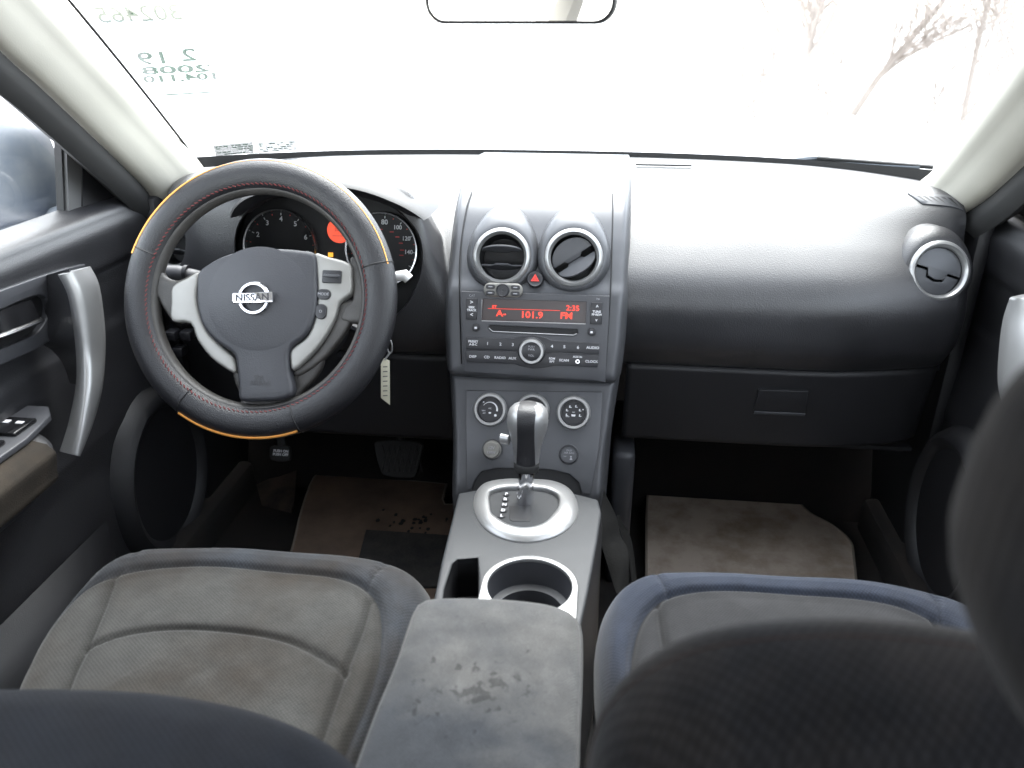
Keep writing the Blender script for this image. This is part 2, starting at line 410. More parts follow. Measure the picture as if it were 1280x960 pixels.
def bare_shrub(x, y, h, seed, label):
    rnd = random.Random(seed); t = thing('bare_shrub', label, 'shrub', (x, y, GZ), 'bare shrubs beyond the windscreen'); m = M()
    def tw(p, d, L, r, lvl):
        pts = [p]; q = p
        for i in range(5):
            d = (d + V((rnd.uniform(-.3,.3), rnd.uniform(-.3,.3), rnd.uniform(-.05,.2)))).normalized(); q = q + d*L/5; pts.append(q)
        m.tube(pts, [max(r*(1-.7*i/5), .003) for i in range(6)], 4)
        if lvl < 2:
            for k in range(6):
                a = rnd.uniform(0, 2*PI); tw(pts[rnd.randint(1,4)], (d*.7+V((math.cos(a),math.sin(a),.5))).normalized(), L*.5, r*.5, lvl+1)
    for k in range(9):
        a = rnd.uniform(0, 2*PI); tw(V((x+rnd.uniform(-.25,.25), y+rnd.uniform(-.25,.25), GZ-.02)), V((math.cos(a)*.5, math.sin(a)*.5, 1)).normalized(), h, .014, 0)
    m.build('twigs', BARK, t)
for i, (x, y, h, lab) in enumerate([(2.1,12.2,1.6,'tangled bare shrub at the foot of the thicker tree'),(3.3,12.6,1.9,'bare shrub below the leaning tree'),(4.6,11.8,1.7,'bare shrub left of the right windscreen pillar'),(5.9,12.4,1.9,'bare shrub behind the right windscreen pillar'),(-9.3,8.2,1.8,'bare shrub seen in the left door window'),(-7.6,9.4,1.6,'bare shrub beside the door mirror')]):
    bare_shrub(x, y, h, 60+i, lab)

# ================================================================== CAR BODY
body = thing('parked_car', 'blue parked car seen from inside, its beige pillar trims round the windscreen', 'car', (0, .6, GZ))
# side bodywork, roof, rear
for s in (-1, 1):
    M().box((min(s*.80, s*.86), 1.40, GZ+.25), (max(s*.80, s*.86), 2.6, .58), .02).build('front_wing', BODYP, body)
    M().box((min(s*.76, s*.84), -1.56, -.12), (max(s*.76, s*.84), .16, .67), .02).build('side_panel', BODYP, body)
M().box((-.80, 2.5, GZ+.2), (.80, 2.6, .5), .02).build('front_panel', BODYP, body)
M().box((-.84, -1.62, GZ+.25), (.84, -1.56, .66), .02).build('tailgate', BODYP, body)
m = M()
def hood(u, v):
    x = (u-.5)*1.64; y = 1.72+v*.95
    return V((x, y, .665 - .10*(abs(x)/.82)**3 - .16*v**1.8))
m.grid(hood, 24, 14); m.build('bonnet', BODYP, body)
m = M()
def roof(u, v):
    x = (u-.5)*1.24; y = .80 - v*2.2
    return V((x, y, 1.25 - .05*(abs(x)/.62)**3 - .04*abs(v-.35)**2))
m.grid(roof, 20, 20)
o = m.build('headliner', LINER, body)
md = o.modifiers.new('t', 'SOLIDIFY'); md.thickness = .03; md.offset = 1
for s in (-1, 1):                       # centre and rear pillars
    M().tube([(s*.74,.14,.62),(s*.70,.10,.9),(s*.62,.04,1.2)], [.05,.045,.04], 8).build('centre_pillar_trim', BEIGE, body)
    M().tube([(s*.74,-1.1,.62),(s*.70,-1.15,.9),(s*.60,-1.25,1.2)], [.09,.08,.06], 8).build('rear_pillar_trim', BEIGE, body)
m = M()                                   # floor tub, sills, toe board
m.grid(lambda u, v: V(((u-.5)*1.5, -1.56+v*3.10, 0)), 6, 12)
m.grid(lambda u, v: V(((u-.5)*1.5, 1.50+.22*v, .36*v**.8)), 6, 6)
m.grid(lambda u, v: V(((u-.5)*1.5, 1.72, .36+.34*v)), 4, 2)
for s in (-1, 1):
    m.box((min(s*.66, s*.80), -1.5, -.05), (max(s*.66, s*.80), 1.5, .07), .02)
# centre tunnel
m.box((-.10, .95, 0), (.10, 1.62, .24), .03)
m.build('floor_carpet', CARPET, body)

for s in (-1, 1):
    m = M(); m.box((min(s*.690,s*.715), 1.33, -.02), (max(s*.690,s*.715), 1.72, .69), .008)
    m.box((min(s*.700,s*.76), 1.36, -.10), (max(s*.700,s*.76), 1.70, .70), .008)
    m.build('kick_panel', DASHD, body)
# A pillars: trim lofted between the glass edge and the door edge
def pillar(E1, E2, s):
    A = cr(E1, 8, False); B = cr(E2, 8, False); rings = []
    for a, b in zip(A, B):
        d = b-a; inw = V((-s*.6, -.55, -.15)).normalized()
        sec = []
        for k in range(13):
            u = k/12; h = math.sin(PI*u)**.6*.030 + (.010*math.sin(PI*min(1,u*2.2)) if u < .45 else 0)
            sec.append(a + d*u + inw*h)
        sec.append(b + V((s*.05, .03, .0))); sec.append(a + V((s*.05,.05,.02)))
        rings.append(sec)
    m = M().loft(rings, True, True, True)
    return m.build('pillar_trim', BEIGE, body, 60)
LE1 = [P(262,219,y=1.50), P(250,203,y=1.48), P(225,172,y=1.45), P(172,112,y=1.36), P(118,50,y=1.26), P(74,0,y=1.18), P(-60,-150,y=.98), V((-.60,.84,1.22))]
LE2 = [P(197,262,y=1.37), P(185,240,y=1.34), P(160,213,y=1.29), P(100,155,y=1.19), P(45,103,y=1.10), P(0,62,y=1.03), P(-120,-60,y=.90), V((-.63,.66,1.20))]
RE1 = [P(1150,226,y=1.50), P(1166,213,y=1.48), P(1185,190,y=1.44), P(1215,150,y=1.37), P(1248,104,y=1.30), P(1282,58,y=1.22), P(1400,-110,y=1.0), V((.60,.84,1.22))]
RE2 = [P(1205,266,y=1.37), P(1222,256,y=1.345), P(1243,240,y=1.31), P(1280,206,y=1.26), P(1325,165,y=1.19), P(1380,110,y=1.11), P(1480,0,y=.96), V((.63,.66,1.20))]
pillar(LE1, LE2, -1); pillar(RE1, RE2, 1)
# dark door seals outside the trims
for s, E2 in ((-1, LE2), (1, RE2)):
    B = cr(E2, 8, False)
    M().loft([[b+V((0,0,-.002)), b+V((-s*.004,-.018,-.020)), b+V((s*.012,-.030,-.034)), b+V((s*.04,-.02,-.02))] for b in B], True, True, True).build('door_seal', RUBBER, body, 60)
# roof rail above doors
for s in (-1, 1):
    M().tube([(s*.63,.68,1.20),(s*.655,.3,1.21),(s*.655,-.3,1.20),(s*.62,-1.25,1.17)], .035, 8).build('roof_rail_trim', BEIGE, body)
# windscreen
def gedge(u):      # base curve in plan
    return 1.66 - .16*abs(u)**2.6
def glass(u, v):
    uu = u*2-1
    b = V((uu*.685, gedge(uu), .728)); tp = V((uu*.60, .84 - .05*uu*uu, 1.225))
    p = b.lerp(tp, v); p += V((0,.25,.45)).normalized()*.03*math.sin(PI*v)*(1-.6*uu*uu)
    return p
m = M(); m.grid(glass, 24, 16); wind = m.build('windscreen', GLASS, body)
m = M()   # black band and gasket round the glass
m.loft([[glass((i/40), -.006)+V((0,0,.0)), glass(i/40, .012)+V((0,-.003,.001)), glass(i/40, .0)+V((0,-.016,-.012))] for i in range(41)], False)
m.build('windscreen_gasket', RUBBER, body)
for uu in (0, 1):
    M().tube([glass(uu, k/14)+V((0,-.002,.0)) for k in range(15)], .0022, 6).build('gasket', RUBBER, body)
# cowl and wipers outside
M().box((-.72, 1.68, .60), (.72, 1.80, .70), .02).build('cowl', RUBBER, body)
for pts, lab in (([P(975,203,y=1.66), P(1020,198,y=1.70), P(1060,204,y=1.67), P(1150,209,y=1.62)], 'right'), ([P(620,197,y=1.72), P(690,193,y=1.74), P(757,197,y=1.72)], 'mid')):
    wp = thing('wiper', 'wiper arm resting at the %s of the windscreen base' % ('right' if lab == 'right' else 'middle'), 'wiper', pts[0])
    M().tube(cr(pts, 6, False), .006, 8).build('wiper_arm', MIRRORP, wp)
    M().tube([pts[1]+V((0,-.01,.002)), pts[-1]+V((.02,-.01,.002))], .004, 6).build('wiper_blade', RUBBER, wp)

# ------------------------------------------------------------------ stickers on the glass
gfr = None
def sticker_frame(px, py, turn=0):
    # plane of the glass at this sight line
    best = None
    for i in range(0, 61):
        for j in range(0, 61):
            q = glass(i/60, j/60); d = (q-CAM).normalized(); e = (d-ray(px,py).normalized()).length
            if best is None or e < best[0]: best = (e, i/60, j/60)
    _, u, v = best
    q = glass(u, v); du = glass(min(1,u+.02), v)-glass(max(0,u-.02), v); dv = glass(u, min(1,v+.02))-glass(u, max(0,v-.02))
    f = Fr(q, du, dv); 
    return Fr(q + f.n*.003, du, dv)
def sticker(px4, film, label, draw):
    cx = sum(p[0] for p in px4)/4; cy = sum(p[1] for p in px4)/4
    f = sticker_frame(cx, cy)
    t = thing('sticker', label, 'sticker', f.o)
    loc = [f.px(*p) for p in px4]
    M().plate([loc], f, 0, .0004).build('film', film, t)
    draw(f, t, loc)
def insp(f, t, L):
    def at(u, v):   # bilinear inside the quad tl,tr,br,bl
        a = V(L[0]).lerp(V(L[1]), u); b = V(L[3]).lerp(V(L[2]), u); return a.lerp(b, v)
    m = M(); W = (V(L[1])-V(L[0])).length; H = (V(L[3])-V(L[0])).length
    for s_, u, v, sz, sx in (('2',.84,.18,.27*H,1.1),('19',.14,.18,.27*H,1.1),('2008',.46,.44,.17*H,1.9),('104,110',.48,.62,.155*H,1.45)):
        p = at(u, v); m.text(s_, f, p.x, p.y, sz*1.25, c=.0008, mirror=True, sx=sx, bold=.0006)
    for v in (.76,.80):
        p = at(.62, v); m.box((p.x-.2*W, p.y-.006*H, .0006), (p.x+.2*W, p.y+.006*H, .0009), fr=f)
    m.build('lettering', FILMT, t)
    p, q = at(.0,.93), at(1.0,.93)
    M().box((p.x, p.y-.015*H, .0006), (q.x, p.y+.015*H, .0009), fr=f).build('band', FILMT, t)
sticker([(178,62),(240,57),(272,113),(207,122)], FILMG, 'green-tinted inspection sticker reading 2 19 2008 in mirror writing on the windscreen', insp)
def num(f, t, L):
    m = M(); c = sum((V(p) for p in L), V((0,0)))/4; H = (V(L[3])-V(L[0])).length
    m.text('302465', f, c.x, c.y+.1*H, H*.85, c=.0008, mirror=True, sx=.78, bold=.0004)
    m.text('LI201800-M111', f, c.x, c.y-.42*H, H*.2, c=.0008, mirror=True, sx=1.)
    m.build('lettering', FILMT, t)
sticker([(142,8),(186,2),(212,32),(160,40)], film_mat('clear_film', (.9,.95,.9), .03), 'small clear sticker with a six digit number near the top left of the windscreen', num)
def smallprint(seed, dark):
    def g(f, t, L):
        rnd = random.Random(seed); m = M()
        for r in range(5):
            u = .05
            while u < .9:
                wd = rnd.uniform(.03,.16)
                a = V(L[0]).lerp(V(L[1]), u); b = V(L[3]).lerp(V(L[2]), u); p = a.lerp(b, .14+.18*r)
                Wd = (V(L[1])-V(L[0])).length; Hh = (V(L[3])-V(L[0])).length
                if rnd.random() < dark: m.box((p.x, p.y-.045*Hh, .0006), (p.x+wd*Wd, p.y+.04*Hh, .0009), fr=f)
                u += wd+.03
        m.build('lettering', FILMT if dark < .6 else FILMT, t)
    return g
sticker([(266,182),(316,177),(317,191),(270,195)], FILMW, 'grey printed label at the lower left corner of the windscreen, darker of the two', smallprint(3,.62))
sticker([(321,178),(369,175),(372,188),(324,191)], FILMW2, 'pale printed label low on the windscreen, right of the darker label', smallprint(9,.4))

# ------------------------------------------------------------------ rear-view mirror
rm = thing('rearview_mirror', 'interior rear-view mirror hanging at the top of the windscreen', 'mirror', (0,.95,1.0))
mf = Fr(P(651,-8,y=.93), (1,-.13,0), (0,.01,1))
a0, b0 = mf.px(531,0); a1, _ = mf.px(769,8); _, b1 = mf.px(655,30)
out = rrect(a0, b1, a1, b1+.072, .022, 8)
out = [(a, b + (a-a0)*.0) for a, b in out]
M().plate([out], mf, -.022, 0, .002).build('housing', RUBBER, rm)
inn = rrect(a0+.0050, b1+.0032, a1-.0034, b1+.0690, .018, 8)
M().plate([inn], mf, .0006, .0012).build('mirror_glass', MIRROR, rm)
M().tube([mf.pt((a0+a1)/2, b1+.04, -.02), mf.pt((a0+a1)/2, b1+.12, -.06), V((0,.86,1.2))], .012, 8).build('stalk', RUBBER, rm)

# ================================================================== DOORS
GRIME = mat('grimy_armrest_cloth', (.022,.019,.016), .95, spec=.15, bump=.4, bscale=500, col2=(.040,.032,.024), vscale=12)
def door(s, lab_d, lab):
    d = thing(lab_d, lab, 'car door', (s*.75, .75, -.1))
    PX = [(-.10,.700),(.0,.705),(.10,.708),(.20,.706),(.30,.712),(.345,.708),(.375,.66),(.42,.618),(.455,.612),(.468,.622),(.474,.66),(.480,.712),(.52,.724),(.575,.722),(.62,.714),(.66,.710),(.685,.718),(.697,.738),(.700,.765)]
    def fx(z, y):
        for i in range(len(PX)-1):
            if z <= PX[i+1][0]:
                t = (z-PX[i][0])/(PX[i+1][0]-PX[i][0]); t = max(0,t); x = lerp(PX[i][1], PX[i+1][1], t*t*(3-2*t)); break
        else: x = PX[-1][1]
        flat = lerp(.704, .72, sst(.3,.52,z)) if z < .60 else x
        k = sst(.85, .93, y)               # armrest fades out towards the front
        x = lerp(x, max(x, flat), k)
        return x
    def g(u, v):
        y = .17 + u*1.20; z = -.10 + v*.80
        # spread rows evenly along the curved profile
        return V((s*fx(z, y), y, z))
    def g0(y, z): return V((s*(fx(z, y)-.0025), y, z))
    m = M(); m.grid(g, 60, 150)
    # outer skin
    m.build('door_panel', DASH if s < 0 else DASHD, d, 50)
    M().box((min(s*.775,s*.84), .17, -.12), (max(s*.775,s*.84), 1.42, .675), .02).build('door_skin', BODYP, d)
    am_ = M(); am_.grid(lambda u, v: g0(.19+u*.66, .385+v*.0895), 40, 24); am_.build('door_armrest', GRIME, d, 60)
    # speaker bulge and map pocket low at the front
    c = V((s*.70, 1.21, .20))
    f = Fr(c, (0, s, 0), (0,0,1)) if s > 0 else Fr(c, (0, -1, 0), (0,0,1))
    f = Fr(c, (0,-1,0), (0,0,1)) if s > 0 else Fr(c, (0,1,0), (0,0,1))
    M().lathe([(.150,-.01),(.140,.012),(.128,.020),(.118,.016),(.112,.006),(.06,.004),(.0001,.004)], f, 48, 1.15).build('speaker_grille', DASHD, d, 50)
    M().loft([[V((s*(.70-.055*math.sin(PI*min(1,k/8*1.0))**.7*(1-abs(2*q-1)**4)), .25+q*.78, .05+.17*k/8)) for q in [j/20 for j in range(21)]] for k in range(9)], False).build('map_pocket', DASHD, d, 60)
    # window: frame, divider bar, sail panel, glass
    gl = M()
    gl.grid(lambda u, v: V((s*lerp(.775,.66,v), lerp(.2, lerp(1.31,.66,v), u), lerp(.68,1.20,v))), 6, 8)
    gl.build('window_glass', GLASS, d)
    gw = M()
    if s < 0:
        gw.plate([[(0,0),(.052,0),(.052,.13),(0,.145)]], Fr(P(99,266,x=-.752), (0,-1,0), (-.0,0,1)).moved(-.0,0,0), -.006, .006, .002)
    sail = M()
    if s < 0:
        pts = [P(103,262,x=-.75), P(104,176,x=-.75), P(184,240,x=-.735), P(176,246,x=-.738)]
        t2 = [p + V((-.02,0,0)) for p in pts]
        sail.loft([pts, t2], True, True, True)
        strip = [P(83,178,x=-.752), P(103,178,x=-.752), P(105,262,x=-.752), P(86,268,x=-.752)]
        M().loft([strip, [p+V((-.012,0,0)) for p in strip]], True, True, True).build('divider_bar', SAILP, d)
        s2 = [P(76,172,x=-.757), P(84,178,x=-.757), P(88,268,x=-.757), P(80,271,x=-.757)]
        M().loft([s2, [p+V((-.012,0,0)) for p in s2]], True, True, True).build('glass_run', RUBBER, d)
    else:
        pts = [V((.75,1.18,.70)), V((.75,1.17,.82)), V((.735,1.36,.70))]
        sail.loft([pts, [p+V((.02,0,0)) for p in pts]], True, True, True)
    gw.bm.free()
    sail.build('sail_panel', DASHD, d, smooth=False)
    # armrest switches
    return d, fx
dl, fxl = door(-1, 'driver_door', 'grey driver door with silver pull handle, lever and window switches, left of the steering wheel')
dr, fxr = door(1, 'passenger_door', 'dark passenger door with a silver pull handle at the right edge')

def bow(s, dd, L, R):
    A = cr(L, 6, False); B = cr(R, 6, False); rings = []
    for i, (a, b) in enumerate(zip(A, B)):
        w_ = b-a; n = w_.cross(A[min(i+1,len(A)-1)]-A[max(i-1,0)]).normalized()
        if n.dot(CAM-a) < 0: n = -n
        h = .007
        rings.append([a-n*.004, a+n*h*.45+w_*.03, a+w_*.25+n*h*.9, a+w_*.5+n*h*1.05, a+w_*.75+n*h*.8, b+n*h*.35-w_*.03, b-n*.006, b-n*.022-w_*.2, a-n*.022+w_*.25])
    return M().loft(rings, True, True, True).build('pull_handle', SILVER, dd, 70)
L = [P(79,343,y=.985), P(92,372,y=.985), P(101,410,y=.98), P(105,450,y=.97), P(105,490,y=.95), P(100,530,y=.93), P(91,568,y=.91)]
R = [P(112,333,y=1.035), P(123,355,y=1.035), P(129,395,y=1.03), P(131,435,y=1.015), P(127,485,y=.985), P(113,535,y=.95), P(97,570,y=.92)]
bow(-1, dl, L, R)
mir = lambda p: V((-p.x, p.y, p.z))
bow(1, dr, [P(1262,372,x=.640), P(1254,400,x=.640), P(1249,440,x=.638), P(1248,480,x=.638), P(1256,520,x=.64)], [V((.672,1.05,.655)), V((.668,1.03,.63)), V((.664,1.0,.60)), V((.66,.97,.57)), V((.66,.93,.53))])
# dark web between the driver door panel and the silver bow, wrapping the lever recess
web = [P(66,346,x=-.705), P(64,390,x=-.705), P(64,425,x=-.70), P(80,438,x=-.69), P(94,455,x=-.68), P(103,480,x=-.672)]
edge = [P(84,342,y=.99), P(96,372,y=.99), P(103,405,y=.985), P(106,430,y=.98), P(107,455,y=.97), P(107,490,y=.955)]
A = cr(web, 5, False); B = cr(edge, 5, False)
M().loft([[a+V((-.02,.0,0)), a, a.lerp(b,.5)+V((.004,0,0)), b+V((0,.006,0)), b+V((-.01,.02,0))] for a, b in zip(A, B)], True, True, True).build('handle_web', DASH, dl, 60)
# upper trim band with the lever recess
fpl = Fr((-.708, .95, .60), (0,1,0), (-.03,0,1))     # normal towards +x
def L2(px, py): return fpl.px(px, py)
band = [L2(*p) for p in ((-60,385),(0,362),(45,346),(80,335),(104,330),(104,345),(78,345),(66,350),(62,425),(40,438),(0,456),(-60,482))]
rec = cr([L2(*p) for p in ((-40,402),(0,386),(28,374),(47,369),(57,376),(58,392),(50,408),(36,421),(0,436),(-40,450))], 4)
M().plate([band, [tuple(p) for p in rec]], fpl, -.008, .004, .002).build('lever_bezel', PANELD, dl)
M().plate([[tuple(p) for p in rec]], fpl, -.0075, -.0065).build('lever_recess', BLACK, dl)
lv = [P(-40,432,x=-.700), P(0,420,x=-.696), P(25,411,x=-.694), P(44,403,x=-.694), P(51,400,x=-.698)]
M().tube(cr(lv, 6, False), .0055, 8, flat=.6).build('door_lever', CHROMES, dl)
M().loft([[p+V((.0,0,.001)), p+V((-.006,.0,.030)), p+V((-.012,0,.030)), p+V((-.008,0,0))] for p in cr([q for q in lv], 4, False)], True, True, True).build('lever_paddle', GLOSSB, dl)
# seam under the band
# switch pack on the armrest
zt = .476
sp = [P(-30,560,z=zt), P(-30,512,z=zt), P(20,520,z=zt), P(78,532,z=zt), P(62,545,z=zt), P(20,572,z=zt)]
sf = Fr((0,0,zt), (1,0,0), (0,1,0))
M().plate([[(-.700,.60),(-.640,.60),(-.636,.84),(-.648,.905),(-.668,.93),(-.700,.93)]], sf, -.004, .005, .002).build('switch_panel', PANELD, dl)
for i in range(3):
    y0 = .885-.062*i
    sw = M().box((-.693,y0-.045,zt+.004), (-.652,y0,zt+.011), .003).build('window_switch', GLOSSB, dl)
    if i == 0:
        M().box((-.688,y0-.020,zt+.0112), (-.680,y0-.012,zt+.0118)).box((-.670,y0-.020,zt+.0112), (-.660,y0-.014,zt+.0118)).build('symbol', WHITE, sw)
# exterior door mirror
mm_ = M()
c = P(2,222,x=-.93)
f = Fr(c, (1,-.15,0), (0,0,1))
ol = cr([f.px(*p) for p in ((-60,160),(-20,148),(12,150),(34,168),(50,205),(60,250),(58,272),(30,280),(-60,292))], 5)
rings = []
cx_, cy_ = f.px(-5,225)
for sc_, cc in ((1,-.0),(1.0,.02),(.93,.05),(.75,.075),(.4,.088)):
    rings.append([f.pt(cx_+(p[0]-cx_)*sc_, cy_+(p[1]-cy_)*sc_, cc-.04) for p in ol])
mm_.loft(rings, True, True, True)
mm_.build('door_mirror', MIRRORP, dl, 60)
M().plate([[f.px(*p) for p in ((-60,280),(55,262),(78,255),(84,300),(0,310),(-60,300))]], f, -.03, .0, .008).build('mirror_foot', MIRRORP, dl)

# ================================================================== DASHBOARD
db = thing('dashboard', 'charcoal plastic dashboard across the car under the windscreen', 'dashboard', (0,1.35,0))
B_ = [(1.655,.726),(1.56,.731),(1.48,.729),(1.41,.717),(1.35,.698),(1.298,.674),(1.250,.644),(1.212,.612),(1.193,.578),(1.192,.540),(1.200,.500),(1.222,.468)]
A_ = [(1.655,.726),(1.56,.738),(1.47,.746),(1.38,.752),(1.30,.754),(1.235,.748),(1.198,.722),(1.186,.67),(1.184,.61),(1.192,.55),(1.206,.50),(1.222,.468)]
def xrf(t):
    T_ = [(0,-.36),(.15,-.318),(.30,-.265),(.42,-.212),(.52,-.180),(.65,-.162),(1,-.152)]
    for a, b in zip(T_, T_[1:]):
        if t <= b[0]: return lerp(a[1], b[1], (t-a[0])/(b[0]-a[0]))
    return T_[-1][1]
def dash(x, t):
    b = prof(B_, t); a = prof(A_, t)
    xr = xrf(t); xl = lerp(-.47, -.60, sst(0,.6,t))
    wgt = sst(xr+.019, xr-.019, x) if x > -.4 else 0
    if x <= -.4: wgt = sst(xl-.03, xl+.06, x)
    wgt2 = wgt*sst(0,.25,t)
    p = b.lerp(a, wgt2)
    ax = abs(x); yy, zz = p.x, p.y
    k = max(0, (ax-.42)/.25)
    yy += .050*k*k*sst(.25,.7,t) - .16*(ax/.685)**2.6*(1-sst(0,.5,t))*1.0
    zz -= .012*k*k*(1-sst(.6,1,t))
    e = max(0, (ax-.640)/.03); yy += .022*e*e*sst(.3,.6,t); zz -= .007*e*e*(1-sst(.6,1,t))
    return V((x, yy, zz))
NX, NT = 420, 110
m = M(); xs = [(-.668+1.336*i/NX) for i in range(NX+1)]
rings = []
for x in xs:
    col = [dash(x, j/NT) for j in range(NT+1)]
    last = col[-1]; bk = dash(x,0).y
    col += [V((x, last.y+.004, .462)), V((x, last.y+.016, .455)), V((x, 1.30, .44)), V((x, bk-.02, .44)), V((x, bk, .70))]
    rings.append(col)
m.loft(rings, True, True, True)
dash_o = m.build('dash_top', DASH, db, 35)

# lower panel on the driver side and knee panel
def lowpanel(x0, x1, zt_, zb, name, mt, y0=1.226):
    m = M()
    def g(u, v):
        x = lerp(x0, x1, u); e = max(0, (abs(x)-.60)/.07)
        y = y0 + .03*v + .05*max(0,(abs(x)-.42)/.25)**2
        y += .012*(max(0,1-v/.06))**2 + .02*max(0,(v-.9)/.1)**2
        return V((x, y+.02*e*e, lerp(zt_, zb, v)))
    m.grid(g, 50, 40)
    o = m.build(name, mt, db, 50)
    md = o.modifiers.new('t','SOLIDIFY'); md.thickness = .015; md.offset = -1 if o.data.polygons[0].normal.y < 0 else 1
    return o
lowpanel(-.665, -.150, .460, .27, 'knee_panel', DASHD)
gb = lowpanel(.146, .655, .462, .298, 'glovebox_door', DASHD, 1.222)
# glovebox latch
gf = Fr((.40,1.232,.40), (1,0,0), (0,-.03/.165,1))
lt = [gf.px(*p) for p in ((948,486),(1010,488),(1006,516),(942,513))]
lo_ = M().plate([lt], gf, -.004, .0035, .0015).build('glovebox_latch', DASHD, gb)
lr = [gf.px(*p) for p in ((943,512),(1006,515),(1005,518),(942,515.5))]
M().plate([lr], gf, .002, .0055, .001).build('latch_lip', PANELD, lo_)
M().box((.132,1.235,.0), (.172,1.46,.284), .012, 3).build('heater_cover', PANELD, db)
M().box((.176,1.30,.282), (.655,1.60,.292), .004).build('glovebox_underside', DASHD, db)
M().box((-.66,1.31,.262), (-.15,1.60,.270), .004).build('knee_underside', DASHD, db)

# --- centre stack body
C_ = [(1.655,.730),(1.56,.738),(1.47,.742),(1.39,.740),(1.325,.728),(1.270,.705),(1.232,.672),(1.205,.640),(1.183,.612),(1.165,.590),(1.150,.545),(1.136,.497),(1.130,.470),(1.142,.460),(1.138,.452),(1.118,.405),(1.095,.355),(1.068,.302),(1.060,.27)]
NC = 120
def stackp(a, t):
    p = prof(C_, t); z = p.y
    hl = lerp(.147, .128, sst(.55,.30,z)); hr = lerp(.140, .120, sst(.55,.30,z))
    c = a*(hl if a < 0 else hr)
    e = max(0, (abs(a)-.90)/.10)
    off = .030*e**2.2 + .004*a*a
    k = sst(0,.30,t)
    return V((c, p.x+off*k, z-off*.4*(1-sst(.3,.6,t))*k))
m = M(); rings = []
for i in range(61):
    a = -1+2*i/60; a = math.copysign(abs(a)**.75, a)
    col = [stackp(a, j/NC) for j in range(NC+1)]
    col += [V((col[-1].x,1.10,.22)), V((col[-1].x,1.60,.22)), V((col[0].x,1.66,.70))]
    rings.append(col)
m.loft(rings, True, True, True)
stack = m.build('centre_stack', PANEL, db, 40)
# seam lines each side of the central face (thin dark rubber joints)
def tz(z):     # profile parameter for a height on the front
    best = min(range(401), key=lambda k: abs(prof(C_, .25+.75*k/400).y-z)); return .25+.75*best/400
jm = M()
for sgn, pxs in ((-1, ((590,240),(583,262),(576,310),(574.5,363),(577,455))), (1, ((765.5,242),(766,262),(765,310),(763,369),(757,460)))):
    pts = []
    for px, py in pxs:
        # march along the sight line onto the stack profile
        d = ray(px, py); t0 = None
        for k in range(900):
            q = CAM + d*(.9+k*.001)
            lim = [prof(C_, i/120) for i in range(0,121,2)]
            yy = None
            for a_, b_ in zip(lim, lim[1:]):
                if (a_.y-q.z)*(b_.y-q.z) <= 0 and abs(a_.y-b_.y) > 1e-9:
                    tt = (q.z-a_.y)/(b_.y-a_.y); yy = a_.x+(b_.x-a_.x)*tt
            if yy is not None and q.y >= yy+.002: break
        pts.append(q + V((0,-.0006,.0003)))
    M().tube(cr(pts, 8, False), .0011, 5).build('panel_seam', BLACK, stack)
jm.bm.free()

# --- vents -------------------------------------------------------------------
def vent(px, py, y0, ri, ro, yaw, pod_top, mode, rest, depth=.045, el=20, sc_=1.):
    """round vent: hooded pod, satin ring, dark throat, moving vanes"""
    c = P(px, py, y=y0)
    n = V((math.sin(yaw)*math.cos(rad(el)), -math.cos(yaw)*math.cos(rad(el)), math.sin(rad(el))))
    u = V((math.cos(yaw), math.sin(yaw), 0)); f = Fr(c, u, n.cross(u))
    if f.n.dot(n) < 0: f = Fr(c, u, -(n.cross(u)))
    K = 48
    def egg(r, top, c_, side=0):
        out = []
        for i in range(K):
            a = 2*PI*i/K; s_ = math.sin(a)
            out.append(f.pt((r+side)*math.cos(a), r*s_ + (top*max(0,s_)**1.3 if s_ > 0 else 0), c_ - (top*.55*max(0,s_)**1.5)))
        return out
    pod = M().loft([egg(ro-.002,0,-.004), egg(ro+.001,0,-.004), egg(ro+.005,.004,-.006), egg(ro+.008,.012+pod_top*.2,-.011,.001), egg(ro+.0095,pod_top*.75,-.020,.002), egg(ro+.010,pod_top,-.032,.002), egg(ro+.010,pod_top*1.1,-.050,.002)])
    v = pod.build('air_vent', mode, db, 60)
    M().lathe([(ro-.002,-.008),(ro,-.002),(ro-.002,.0025),(ro-.006,.004),(ri+.004,.0035),(ri+.001,.001),(ri,-.003),(ri,-.006)], f, 56).build('vent_ring', SILVER, v, 60)
    M().lathe([(ri+.001,-.003),(ri-.001,-.02),(ri-.003,-depth),(.0001,-depth)], f, 48).build('vent_throat', BLACK, v)
    rest(f, ri, v)
    return f, M().lathe([(.0001,-.075),(ro-.0025,-.075),(ro-.0025,.03),(.0001,.03)], f, 40)
def vane(f, ri, v, ang, off, tilt, wid, mt=PANELD):
    """a vane: half-moon blade with finger notch, pivoting across the vent"""
    g = f.turned(ang); h = math.sqrt(max(ri**2-off**2, 1e-6))*.96
    gv = Fr(g.pt(0,off,-.008), g.u, g.v*math.cos(tilt)+g.n*math.sin(tilt))
    pts = []
    for i in range(25):
        a = PI*i/24; pts.append((h*math.cos(a), wid*math.sin(a)))
    pts += [(-h*.45, 0), (-h*.32,-.005), (h*.32,-.005), (h*.45,0)]
    M().plate([pts], gv, -.0015, .0015, .0008).build('vent_vane', mt, v)
def v_open(f, ri, v):
    vane(f, ri, v, 0, .010, rad(72), .020); vane(f, ri, v, PI, .012, rad(-72), .018)
def v_tilt(f, ri, v):
    vane(f, ri, v, rad(33), .002, rad(12), ri*.80); vane(f, ri, v, rad(213), .008, rad(35), ri*.62)
